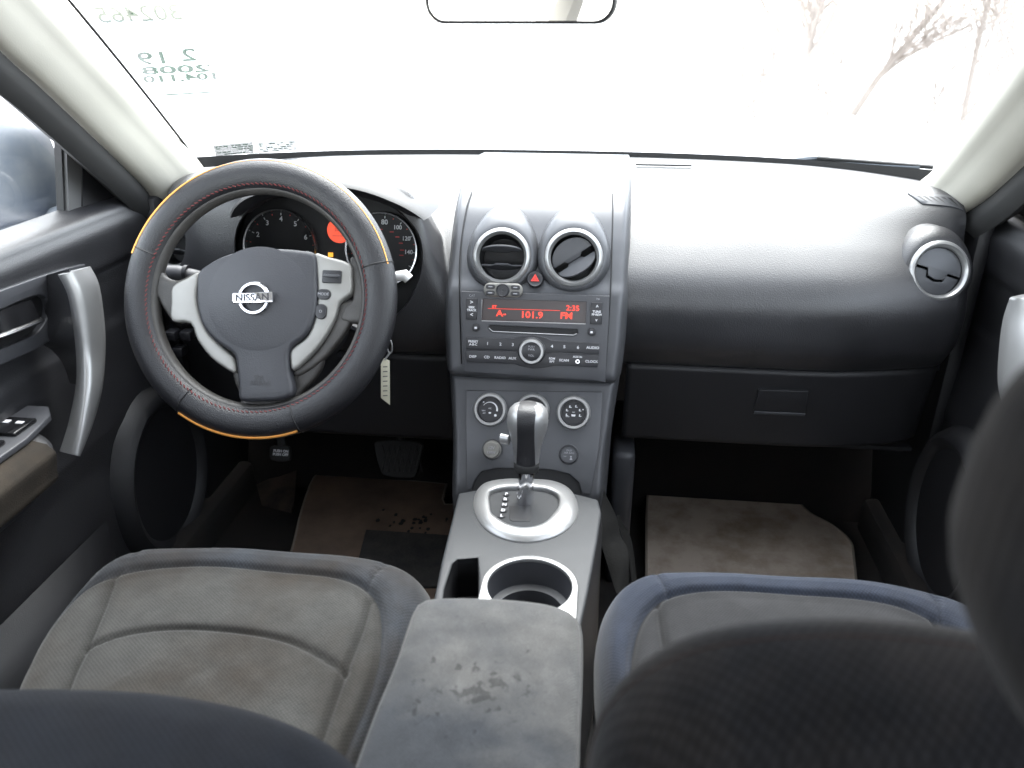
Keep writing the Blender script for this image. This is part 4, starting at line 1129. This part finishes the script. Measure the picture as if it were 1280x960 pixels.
# ================================================================== PEDALS
pd = thing('brake_pedal', 'worn black brake pedal under the steering wheel', 'pedal', P(499,575,y=1.36))
pf = Fr(P(499,574,y=1.36), (1,0,0), (0,.5,1))
po = [tuple(q) for q in cr([pf.px(*p) for p in ((469,560),(472,552),(499,550),(526,554),(528,566),(522,590),(515,597),(484,595),(475,585))], 4)]
M().plate([po], pf, -.008, .004, .002).build('pedal_pad', RUBBER, pd)
m = M()
for i in range(7):
    px = 478+i*7
    m.tube([pf.pt(*pf.px(px,590),.0045), pf.pt(*pf.px(px+9,556),.0045)], .0022, 5); m.tube([pf.pt(*pf.px(px+9,590),.0045), pf.pt(*pf.px(px,556),.0045)], .0018, 5)
m.build('pedal_ribs', RUBBER, pd)
M().tube([pf.pt(0,.01,-.01), V((-.30,1.47,.42))], .009, 8).build('pedal_arm', RUBBER, pd)
pb = thing('parking_brake_pedal', 'parking brake pedal reading PUSH ON PUSH OFF, left of the brake pedal', 'pedal', P(350,570,y=1.33))
pf = Fr(P(350,569,y=1.33), (1,0,0), (0,.45,1))
po = [tuple(q) for q in cr([pf.px(*p) for p in ((338,560),(345,557),(360,558),(363,566),(361,576),(340,575))], 3)]
M().plate([po], pf, -.010, .003, .002).build('pedal_pad', RUBBER, pb)
a, b = pf.px(351,564,.004); a2, b2_ = pf.px(350.5,568.3,.004)
M().text('PUSH ON', pf, a, b, .0072, c=.0034, bold=.0003).text('PUSH OFF', pf, a2, b2_, .0072, c=.0034, bold=.0003).build('lettering', WHITE, pb)
M().tube([pf.pt(0,.01,-.01), V((-.56,1.46,.40))], .010, 8).build('pedal_arm', RUBBER, pb)
# foot rest
frst = thing('foot_rest', 'dusty dark foot rest panel left of the driver mat', 'foot rest', (-.58,1.45,0))
M().loft([[P(x_,y_,y=yy)+V((0,0,0)) for x_, y_ in q] for q, yy in (([(318,590),(340,583),(372,575),(372,600)],1.55),([(305,640),(330,630),(368,625),(365,650)],1.42),([(300,690),(325,690),(350,690),(352,700)],1.33))], False).build('rest_pad', mat('dusty_rubber', (.018,.015,.013), .8, col2=(.085,.060,.045), vscale=14), frst, 60)

# ================================================================== FLOOR MATS
def floormat(px4, z, mt, name, label, n=3, th=.008):
    f = Fr((0,1.4,z), (1,0,0), (0,1,0)); t = thing(name, label, 'floor mat', f.o)
    pts = [f.px(*p) for p in px4]
    if n: pts = [tuple(q) for q in cr(pts, n)]
    M().plate([pts], f, 0, th, .003).build('mat_carpet', mt, t)
    cc_ = [sum(p[0] for p in pts)/len(pts), sum(p[1] for p in pts)/len(pts)]
    M().tube([f.pt(p[0], p[1], th*.7) for p in pts], .0032, 6, closed=True).build('mat_edging', MATS.get('edge') or mat('edge', (.20,.17,.14), .9), t)
    return f, t
floormat([(812,617),(830,616),(900,619),(960,622),(992,628),(1012,645),(1040,660),(1062,680),(1066,700),(1072,760),(1080,830),(806,830),(808,740),(808,660),(809,630)], .02, MATB, 'floor_mat', 'stained beige carpet mat in the passenger footwell')
f, t = floormat([(393,600),(410,598),(480,602),(552,608),(557,612),(556,634),(600,640),(604,760),(580,830),(330,830),(350,740),(366,690),(378,640)], .02, mat('brown_mat', (.185,.125,.088), .95, bump=1., bscale=700, vscale=9, col2=(.10,.072,.055)), 'floor_mat', 'brown dirty carpet mat in the driver footwell')
M().plate([[f.px(*p) for p in ((458,668),(575,676),(560,740),(440,740))]], f, .006, .013, .002).build('heel_pad', MATR, t)
rnd = random.Random(5); m = M()
for i in range(26):
    px, py = rnd.uniform(470,560), 655+rnd.gauss(3,6); a, b = f.px(px, py); r_ = rnd.uniform(.002,.005)
    m.plate([[(a+r_*rnd.uniform(.6,1.2)*math.cos(k), b+r_*rnd.uniform(.8,1.6)*math.sin(k)) for k in [2*PI*j/8 for j in range(8)]]], f, .0085, .0095)
tag(m.build('dirt', BLACK, t), kind='stuff')

# ================================================================== CENTRE CONSOLE
cz = .345
con = thing('center_console', 'charcoal centre console with cup holder and bin between the front seats', 'console', (0,.8,0))
nf = Fr((0,0,cz), (1,0,0), (0,1,0))
N_ = lambda px, py, c=0: nf.px(px, py, c)
topo = [N_(*p) for p in ((573,616),(600,611),(655,612),(710,614),(748,624),(752,640),(746,680),(735,740),(722,800),(712,860),(520,860),(535,780),(545,735),(552,700),(562,660))]
cupc = V(N_(662,735)); cupr = .5*(N_(716,735)[0]-N_(608,735)[0])
binp = [N_(*p) for p in ((566,704),(572,699),(597,697),(598,720),(597,770),(552,770),(556,735))]
def smooth_top(pts): return pts
cplate = M().plate([smooth_top(topo), circ(cupc.x, cupc.y, cupr, 48), binp], nf, -.012, 0, .004).build('console_top', mat('console_plastic', (.017,.0185,.021), .62, var=.2, vscale=14, bump=.2, bscale=500), con, 50)
# side walls
tl = [V((*q, 0)) for q in topo]
sm = M().loft([[V((q[0], q[1], cz-.004)) for q in topo], [V((q[0]*1.02, q[1], cz-.03)) for q in topo], [V((q[0]*1.05, q[1], .02)) for q in topo]])
sm.build('console_side', DASHD, con, 50)
M().lathe([(cupr,-.001),(cupr-.001,-.035),(cupr-.010,-.038),(cupr-.011,-.075),(.0001,-.075)], nf.moved(cupc.x, cupc.y), 48).build('cup_holder', PANELD, con)
M().loft([[nf.pt(*q,0) for q in binp], [nf.pt(q[0],q[1],-.06) for q in binp]], True, False, True).build('storage_bin', BLACK, con)
# silver cup surround: C shape open at the rear, with feet running back beside the lid
oa = [(cupc.x+(cupr+.0065)*math.cos(PI*i/50), cupc.y+(cupr+.0065)*math.sin(PI*i/50)) for i in range(51)]
ia = [(cupc.x+(cupr-.0010)*math.cos(rad(-52+288*i/60)), cupc.y+(cupr-.0010)*math.sin(rad(-52+288*i/60))) for i in range(61)]
xl, xr_, yb_ = cupc.x-cupr-.0065, cupc.x+cupr+.0065, N_(660,800)[1]
lp = oa + [(xl, yb_), (ia[-1][0]+.004, yb_), (ia[-1][0]+.004, ia[-1][1]-.004)] + ia[::-1] + [(ia[0][0]-.004, ia[0][1]-.004), (ia[0][0]-.004, yb_), (xr_, yb_)]
M().plate([lp], nf, -.001, .005, .0018).build('silver_surround', SILVER, con, 50)
# gear gate bezel
def shape(pts, n=5): return [tuple(q) for q in cr(pts, n)]
go = shape([N_(*p) for p in ((592,638),(594,618),(606,605),(630,600),(657,600),(690,602),(712,612),(722,630),(721,648),(708,664),(688,674),(656,679),(625,673),(603,659))])
gi = shape([N_(*p, .008) for p in ((613,636),(612,618),(622,612),(640,610),(660,610),(682,612),(697,620),(698,633),(690,645),(678,656),(656,661),(636,657),(622,649),(615,643))])
# resample both loops to same count by angle
def resamp(lp, c, n=72):
    out = []
    for i in range(n):
        a = 2*PI*i/n; d = V((math.cos(a), math.sin(a))); best = None
        for p, q in zip(lp, lp[1:]+lp[:1]):
            p_, q_ = V(p)-c, V(q)-c; e = q_-p_; den = d.x*e.y-d.y*e.x
            if abs(den) < 1e-12: continue
            t_ = (p_.x*e.y-p_.y*e.x)/den; u_ = (p_.x*d.y-p_.y*d.x)/den
            if t_ > 0 and -1e-6 <= u_ <= 1+1e-6: best = t_ if best is None else max(best, t_)
        out.append(c + d*(best or .05))
    return out
gc = V(N_(655,637)); GO = resamp(go, gc); GI = resamp(gi, gc)
def gr(k, h): return [nf.pt(*(a.lerp(b, k)), h) for a, b in zip(GO, GI)]
gz = M().loft([gr(0,-.004), gr(0,.001), gr(.04,.003), gr(.35,.0085), gr(.7,.011), gr(.9,.0115), gr(.98,.0105), gr(1,.008), gr(1.0,.002)]).build('gear_bezel', SILVER, con, 60)
M().loft([gr(.99,.004), [nf.pt(*gc, .004)]*72]).build('gear_gate', MATS['console_plastic'], con)
ga = [N_(*p, .005) for p in ((637,632),(664,632),(664,648),(662,651),(640,651),(637,649))]
M().plate([ga], nf, .0035, .0048, .0005).build('gate_slot', DASHD, con)
for s_, px, py in (('P',633,618),('R',631.5,624.5),('N',630.5,631.3),('D',629,638.3),('L',627,645)):
    a, b = N_(px, py, .005)
    g = M().lathe([(.0048,.004),(.0048,.0055),(.0001,.0055)], nf.moved(a, b), 20).build('gear_position', BUTTON, con)
    M().text(s_, nf, a, b, .0080, c=.0058, bold=.0003).build('lettering', WHITE, g)
# front skirt rising to the dash
# small yellowed sticker scrap on the console side
q = [P(738,674,x=.114), P(742,674,x=.114), P(743,698,x=.114), P(739,700,x=.114)]
sc2 = M().loft([q, [p+V((-.004,0,0)) for p in q]], True, True, True).build('sticker_scrap', CREAM); tag(sc2, 'tiny cream sticker scrap on the right side of the console beside the cup holder', 'sticker')

# armrest lid
az = .43
am = thing('armrest_lid', 'worn grey cloth armrest lid between the two front seats', 'armrest', (0,.5,.36))
af = Fr((0,0,az), (1,0,0), (0,1,0)); AN = lambda px, py: af.px(px, py)
top = [AN(*p) for p in ((519,757),(530,748),(560,745),(620,746),(680,752),(712,762),(724,775),(727,800),(726,860),(724,900),(722,960),(718,1040),(640,1060),(520,1060),(400,1060),(425,1000),(444,955),(470,885),(495,825),(510,780))]
atop = resamp(shape(top), V((.005,.50)), 120); ac = V((.005,.50))
def ar(k, h, dome=0): return [V((ac.x+(q.x-ac.x)*k, ac.y+(q.y-ac.y)*k, az+h)) for q in atop]
m = M().loft([ar(.99,-.060), ar(1.0,-.045), ar(1.004,-.028), ar(1.005,-.014), ar(.998,-.006), ar(.985,-.0015), ar(.965,.0015), ar(.92,.0045), ar(.8,.0075), ar(.6,.0095), ar(.3,.011), ar(.0,.0115)], True, True)
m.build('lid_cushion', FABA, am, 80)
M().tube([p for p in ar(.9995,-.0075)], .0016, 5, closed=True).build('lid_piping', GREYTH, am)
M().loft([ar(.97,-.06), ar(.95,-.10), ar(.95,-.40)], True).build('lid_base', DASHD, am, 60)

# ================================================================== GEAR SHIFTER
gs = thing('gear_shifter', 'silver and black automatic gear knob on a chrome shaft', 'gear lever', P(655,640,z=cz))
gb_ = P(656,629,z=cz+.002); gt = P(658,588,y=.962); gtop = P(659,502,y=.985)
ax_ = (gtop-gt).normalized()
M().tube([gb_, gb_.lerp(gt,.35), gb_.lerp(gt,.5), gt, gt+ax_*.01], [.0128,.0120,.0112,.0118,.0118], 20).build('chrome_shaft', CHROME, gs, 50)
Lk = (gtop-gt).length
kfm = Fr(gt, (1,0,0), ax_)      # u right, v along lever, n towards driver
def knobring(b, wx, wd, off=0, n=40):
    out = []
    for i in range(n):
        a = 2*PI*i/n; ca, sa = math.cos(a), math.sin(a)
        out.append(kfm.pt(math.copysign(abs(ca)**.85, ca)*wx, b, math.copysign(abs(sa)**.85, sa)*wd+off))
    return out
KP = [(0,.0150,.0150,0),(.004,.0165,.0165,0),(.020,.0172,.0175,0),(.040,.0190,.0195,.001),(.060,.0235,.024,.002),(.075,.0270,.0275,.003),(.088,.0285,.0295,.004),(.100,.0275,.029,.004),(.108,.0250,.026,.004),(.114,.0200,.021,.004),(.1175,.013,.014,.004),(.1188,.005,.006,.004)]
kk = Lk/.1188
def kp(sx_=1., inset=0.): return [knobring(b*kk, wx-inset, wd-inset, o_) for b, wx, wd, o_ in KP]
M().loft(kp(), True, True, True).build('knob_shell', SILVER, gs, 80)
# black leather band: front, top and back strip proud of the shell
rings = []
for j, (b, wx, wd, o_) in enumerate(KP[:-1]):
    hw = lerp(.0135, .0118, min(1, b/.06)) if b < .09 else .0125
    r_ = []
    for i in range(9):
        xx = -hw + 2*hw*i/8; xx = max(-wx*.97, min(wx*.97, xx))
        zz = wd*(1-min(.999,abs(xx/wx))**(2/.85))**(.85/2)
        r_.append(kfm.pt(xx, b*kk, zz+o_+.0010))
    rings.append(r_)
b, wx, wd, o_ = KP[-1]
rings.append([kfm.pt(-.0100+.0200*i/8, b*kk+.0012, .002) for i in range(9)])
M().loft(rings, False).build('leather_strip', LEATHER, gs, 80)
M().loft([knobring(b*kk, wx+.0008, wx+.0008) for b, wx in ((-.001,.0150),(.001,.0165),(.008,.0172),(.013,.0172),(.015,.0165))], True, True, True).build('knob_collar', RUBBER, gs, 60)
bp_ = P(636,550,y=.965)
M().lathe([(.005,-.012),(.0048,.000),(.003,.0015),(.0001,.002)], Fr(bp_, (.3,.95,0), (0,.1,1)), 20, 1.5).build('release_button', SILVER, gs)

# bag flap hanging at the console's passenger side
bgt = thing('storage_pouch', 'black leather pouch wedged between console and passenger seat', 'pouch', P(768,690,x=.14))
Lb = [P(753,622,y=1.05), P(750,650,y=1.0), P(752,680,y=.97), P(762,715,y=.93), P(770,740,y=.90)]
Rb = [P(757,618,y=1.07), P(770,645,y=1.03), P(776,670,y=1.0), P(785,690,y=.96), P(786,740,y=.92)]
M().loft([[a, a.lerp(b,.3)+V((0,-.010,.0)), a.lerp(b,.6)+V((0,-.008,0)), b, a.lerp(b,.5)+V((0,.02,0))] for a, b in zip(cr(Lb,5,False), cr(Rb,5,False))], True, True, True).build('pouch_body', BAGL, bgt, 70)
Lb2 = [P(770,648,y=1.06), P(778,672,y=1.03), P(786,700,y=1.0), P(790,730,y=.97)]
Rb2 = [P(776,650,y=1.08), P(787,668,y=1.05), P(792,690,y=1.02), P(797,730,y=.98)]
M().loft([[a, a.lerp(b,.5)+V((0,-.01,0)), b, a.lerp(b,.5)+V((0,.015,0))] for a, b in zip(cr(Lb2,5,False), cr(Rb2,5,False))], True, True, True).build('pouch_flap', BAGL, bgt, 70)

# ================================================================== SEATS
def pdist(p, pl, closed=True):
    best = 9
    n = len(pl)
    for i in range(n if closed else n-1):
        a, b = pl[i], pl[(i+1) % n]; e = b-a; L2_ = e.length_squared
        t_ = max(0, min(1, (p-a).dot(e)/L2_)) if L2_ > 0 else 0
        d = (p-(a+e*t_)).length
        if d < best: best = d
    return best
def inside(p, pl):
    c = False; j = len(pl)-1
    for i in range(len(pl)):
        a, b = pl[i], pl[j]
        if (a.y > p.y) != (b.y > p.y) and p.x < (b.x-a.x)*(p.y-a.y)/(b.y-a.y)+a.x: c = not c
        j = i
    return c
def cushion(parent, outline, insert, seams, z, mt, bands=(), name='seat_cushion', dome=.02, tilt=.0, th=.11):
    f = Fr((0,0,z), (1,0,0), (0,1,0))
    OL = shape([f.px(*p) if p[1] < 2000 else p for p in outline], 5)
    cen = V((sum(p[0] for p in OL)/len(OL), sum(p[1] for p in OL)/len(OL)))
    O = resamp(OL, cen, 220)
    I = [V(q) for q in shape([f.px(*p) for p in insert], 5)]
    SM = [[V(q) for q in cr([f.px(*p) for p in s_], 6, False)] for s_ in seams]
    BS = [[V(q) for q in cr([f.px(*p) for p in s_], 6, False)] for s_ in bands]
    bm = bmesh.new(); lay = bm.verts.layers.float.new('zone'); lg_ = bm.verts.layers.float.new('grime')
    NR = 110; rings = []
    def hz(p, k):
        dI = pdist(p, I); ins = inside(p, I)
        h = dome*(1-k**2.2) + .010*math.exp(-((1-k)/.16)**2)*0
        edge = max(0, (k-.86)/.14); h -= .030*edge**2.4
        h -= .0060*math.exp(-(dI/.0045)**2)
        h += (.006 if not ins else -.002)*min(1, dI/.02)
        for s_ in SM:
            if ins: h -= .0050*math.exp(-(pdist(p, s_, False)/.0038)**2)
        gm = .75*math.exp(-(dI/.012)**2)*(1 if ins else .35)
        for s_ in SM:
            if ins:
                d_ = pdist(p, s_, False); gm = max(gm, .6*math.exp(-(d_/.010)**2) + .4*math.exp(-(d_/.0022)**2))
        for s_ in BS:
            if not ins:
                d_ = pdist(p, s_, False); h -= .0035*math.exp(-(d_/.0028)**2); gm = max(gm, .8*math.exp(-(d_/.002)**2))
        gm = max(gm, .9*math.exp(-(dI/.0020)**2))
        h += .0014*math.sin(p.x*31+p.y*17)*math.sin(p.y*23-p.x*11)
        return h, (dI if ins else -dI), gm
    for r in range(NR+1):
        k = r/NR; ring = []
        if r == 0:
            h, zn, gm = hz(cen, 0); v = bm.verts.new((cen.x, cen.y, z+h)); v[lay] = zn; v[lg_] = gm; rings.append([v]); continue
        for q in O:
            p = cen.lerp(q, k); h, zn, gm = hz(p, k); v = bm.verts.new((p.x, p.y, z+h)); v[lay] = zn; v[lg_] = gm; ring.append(v)
        rings.append(ring)
    for kk_, hh in ((1.010,-.040),(1.014,-.055),(1.010,-.075),(1.0,-.095),(.985,-th)):
        ring = []
        for q in O:
            p = cen.lerp(q, kk_); v = bm.verts.new((p.x, p.y, z+hh)); v[lay] = -.05; ring.append(v)
        rings.append(ring)
    for i, (A, B) in enumerate(zip(rings, rings[1:])):
        n = len(B)
        for j in range(n):
            k2 = (j+1) % n
            if len(A) == 1: bm.faces.new((A[0], B[j], B[k2]))
            else: bm.faces.new((A[j], B[j], B[k2], A[k2]))
    bmesh.ops.recalc_face_normals(bm, faces=bm.faces)
    me = bpy.data.meshes.new(name); bm.to_mesh(me); bm.free()
    o = fin(name, me, mt, parent, 80)
    # raised thread along the main joint
    m = M().tube([V((q.x, q.y, z+dome*.55+.0015)) for q in I], .0008, 4, closed=True); m.bm.free()
    return o, f, cen, O

def seatbase(parent, O, z):
    M().loft([[V((q.x, q.y, z-.10)) for q in O], [V((q.x*.99, q.y-.01, .10)) for q in O]], True).build('seat_base', DASHD, parent, 60)

ds = thing('driver_seat', 'grey cloth driver seat with brownish dirt on the cushion', 'car seat', (-.31,.5,0))
dout = [(4,862),(16,836),(45,785),(85,737),(125,703),(160,688),(200,683),(290,682),(380,687),(450,694),(500,703),(528,716),(538,735),(533,758),(515,800),(492,850),(470,900),(440,965),(420,1040),(150,1040),(-150,1040),(-90,990),(-30,930)]
dins = [(-10,880),(20,838),(60,782),(100,742),(140,724),(190,716),(260,714),(340,719),(410,726),(448,737),(470,756),(477,785),(474,825),(462,865),(440,915),(420,960),(390,1030),(150,1035),(-110,1020),(-60,950)]
dseams = [[(144,727),(130,770),(112,815),(95,850),(75,900),(50,960)], [(463,758),(452,795),(432,845),(415,890),(398,940),(380,1000)], [(112,818),(150,806),(200,800),(255,799),(310,804),(360,814),(400,829),(433,846)]]
_, f_, cen_, O_ = cushion(ds, dout, dins, dseams, .365, FABD, bands=([(164,724),(168,708),(172,696),(178,682)], [(456,748),(470,726),(486,708),(496,698)]))
seatbase(ds, O_, .365)
ps = thing('passenger_seat', 'passenger seat with blue-grey cushion edge and black backrest, right foreground', 'car seat', (.33,.5,0))
pout = [(748,790),(752,762),(764,738),(785,724),(812,717),(870,716),(950,719),(1040,724),(1110,731),(1165,741),(1220,757),(1265,790),(1300,850),(1330,960),(1000,1000),(800,980),(768,900),(752,840)]
pins = [(788,850),(791,815),(800,785),(815,765),(835,754),(870,749),(930,748),(1000,751),(1070,757),(1120,765),(1160,780),(1200,805),(1240,870),(1250,940),(1000,960),(830,940),(795,900)]
pseams = [[(823,764),(826,790),(832,830),(840,900)], [(1165,782),(1175,820),(1180,900)]]
_, f_, cen_, O_ = cushion(ps, pout, pins, pseams, .365, FABP, bands=([(838,758),(828,740),(820,725),(811,712)], [(1176,790),(1170,768),(1164,750),(1162,738)]))
seatbase(ps, O_, .365)
# passenger backrest (upright) and head restraint
def backrest(parent, pl, mt, th, name='backrest', off=V((0,0,0))):
    """pl: silhouette points on the ridge; thickness grows behind (towards the camera) and in front"""
    ridge = cr(pl, 8, False); rings = []
    down = V((0,.055,-1)).normalized()
    for (dn, dy, ins_) in ((0,0,0),):
        pass
    return ridge
rpx = [(728,985),(732,955),(740,918),(754,885),(778,856),(808,833),(850,811),(900,797),(972,788),(1060,785),(1130,789),(1200,797),(1280,812),(1380,850),(1430,910),(1450,985)]
yb = .30
pfr = Fr((.33,yb,.70), (1,0,0), (0,-.10,1))
ol = [V(q) for q in cr([pfr.px(*p) for p in rpx], 6, False)]
cx_ = .5*(ol[0].x+ol[-1].x)
full = ol + [V((ol[-1].x+.004, ol[-1].y-.12)), V((ol[-1].x, -.30)), V((ol[0].x, -.30)), V((ol[0].x-.004, ol[0].y-.12))]
cb = V((cx_, -.14)); FR = resamp([tuple(q) for q in full], cb, 160)
def br(k, c): return [pfr.pt(cb.x+(q.x-cb.x)*k, cb.y+(q.y-cb.y)*k, c) for q in FR]
M().loft([br(.0,-.026), br(.5,-.026), br(.8,-.024), br(.90,-.020), br(.96,-.013), br(.99,-.006), br(1,0), br(.99,.018), br(.96,.036), br(.90,.050), br(.8,.058), br(.5,.064), br(.0,.066)], True).build('backrest', FABBR, ps, 80, label='black cloth backrest seen from behind')
sm_ = [p for p in br(.992,.004)]
M().tube(sm_, .0013, 5, closed=True).build('seat_piping', mat('brown_thread', (.020,.012,.010), .9, spec=.1), ps)
hfr = Fr(P(1345,690,y=.215), (1,0,0), (0,-.12,1))
hp = [hfr.px(*p) for p in ((1275,872),(1243,840),(1220,798),(1203,760),(1193,722),(1194,685),(1207,640),(1227,587),(1243,556),(1268,515),(1310,470),(1380,440),(1470,440),(1530,480),(1560,560),(1575,680),(1565,790),(1500,880),(1400,905),(1320,900))]
HP = resamp(shape(hp), V(hfr.px(1385,680)), 120); hc = V(hfr.px(1385,680))
def hr(k, c): return [hfr.pt(hc.x+(q.x-hc.x)*k, hc.y+(q.y-hc.y)*k, c) for q in HP]
hd = M().loft([hr(0,-.030), hr(.5,-.029), hr(.78,-.025), hr(.90,-.017), hr(.975,-.007), hr(1,.002), hr(.985,.018), hr(.93,.032), hr(.8,.042), hr(.5,.048), hr(0,.050)], True).build('head_restraint', FABBR, ps, 80)
for dx in (.05,.15): M().tube([hfr.pt(hc.x+dx, hc.y-.05, 0), hfr.pt(hc.x+dx, hc.y-.09, 0), V((hfr.pt(hc.x+dx,0,0).x, .30, .72))], .006, 10).build('restraint_post', CHROMES, hd)

# driver backrest, reclined: rises from the cushion's rear edge back under the camera
def dbk(u, v):
    # u across (-1..1), v from base to top
    x = -.31 + u*.245*(1-.05*v)
    y = lerp(.44, -.12, v); z = .40 + .42*v
    s_ = 1-abs(u)**3.2
    y0 = -.045*0
    n = V((0,.58,.81)); h = .145*math.sin(PI*min(1,(v+.02)*1.0))**.55*max(0,1-abs(u)**4)**.5
    h *= lerp(1, .9, v)
    return V((x,y,z)) + n*(h-.02)
ddfr = Fr((-.31,.36,.53), (1,0,0), (0,.35,1))
dpx = [(-420,960),(-330,915),(-230,885),(-120,870),(0,866),(80,867),(150,870),(220,878),(290,892),(345,910),(390,932),(425,958),(445,985),(455,1020)]
A = [ddfr.pt(*ddfr.px(*p)) for p in dpx]
ridge = cr(A, 6, False)
rings = []
# section swept: from cushion contact in front, over the lumbar ridge, back up to the shoulders
for p in ridge:
    k = (p.x+.32)/.27; sd_ = max(0, 1-abs(k)**5)
    rings.append([p+V((0,.055,-.11)), p+V((0,.042,-.075)), p+V((0,.028,-.035)), p+V((0,.015,-.012)), p, p+V((0,-.020,.006)), p+V((0,-.05,.008)), p+V((0,-.10,.020)), p+V((0,-.16,.055)), p+V((0,-.24,.12)), p+V((0,-.34,.22)), p+V((0,-.37,.20)), p+V((0,-.30,.08)), p+V((0,-.16,-.06)), p+V((0,-.02,-.13))])
M().loft(rings, True, True, True).build('backrest', FABBK, ds, 80, label='dark blue-grey reclined backrest')
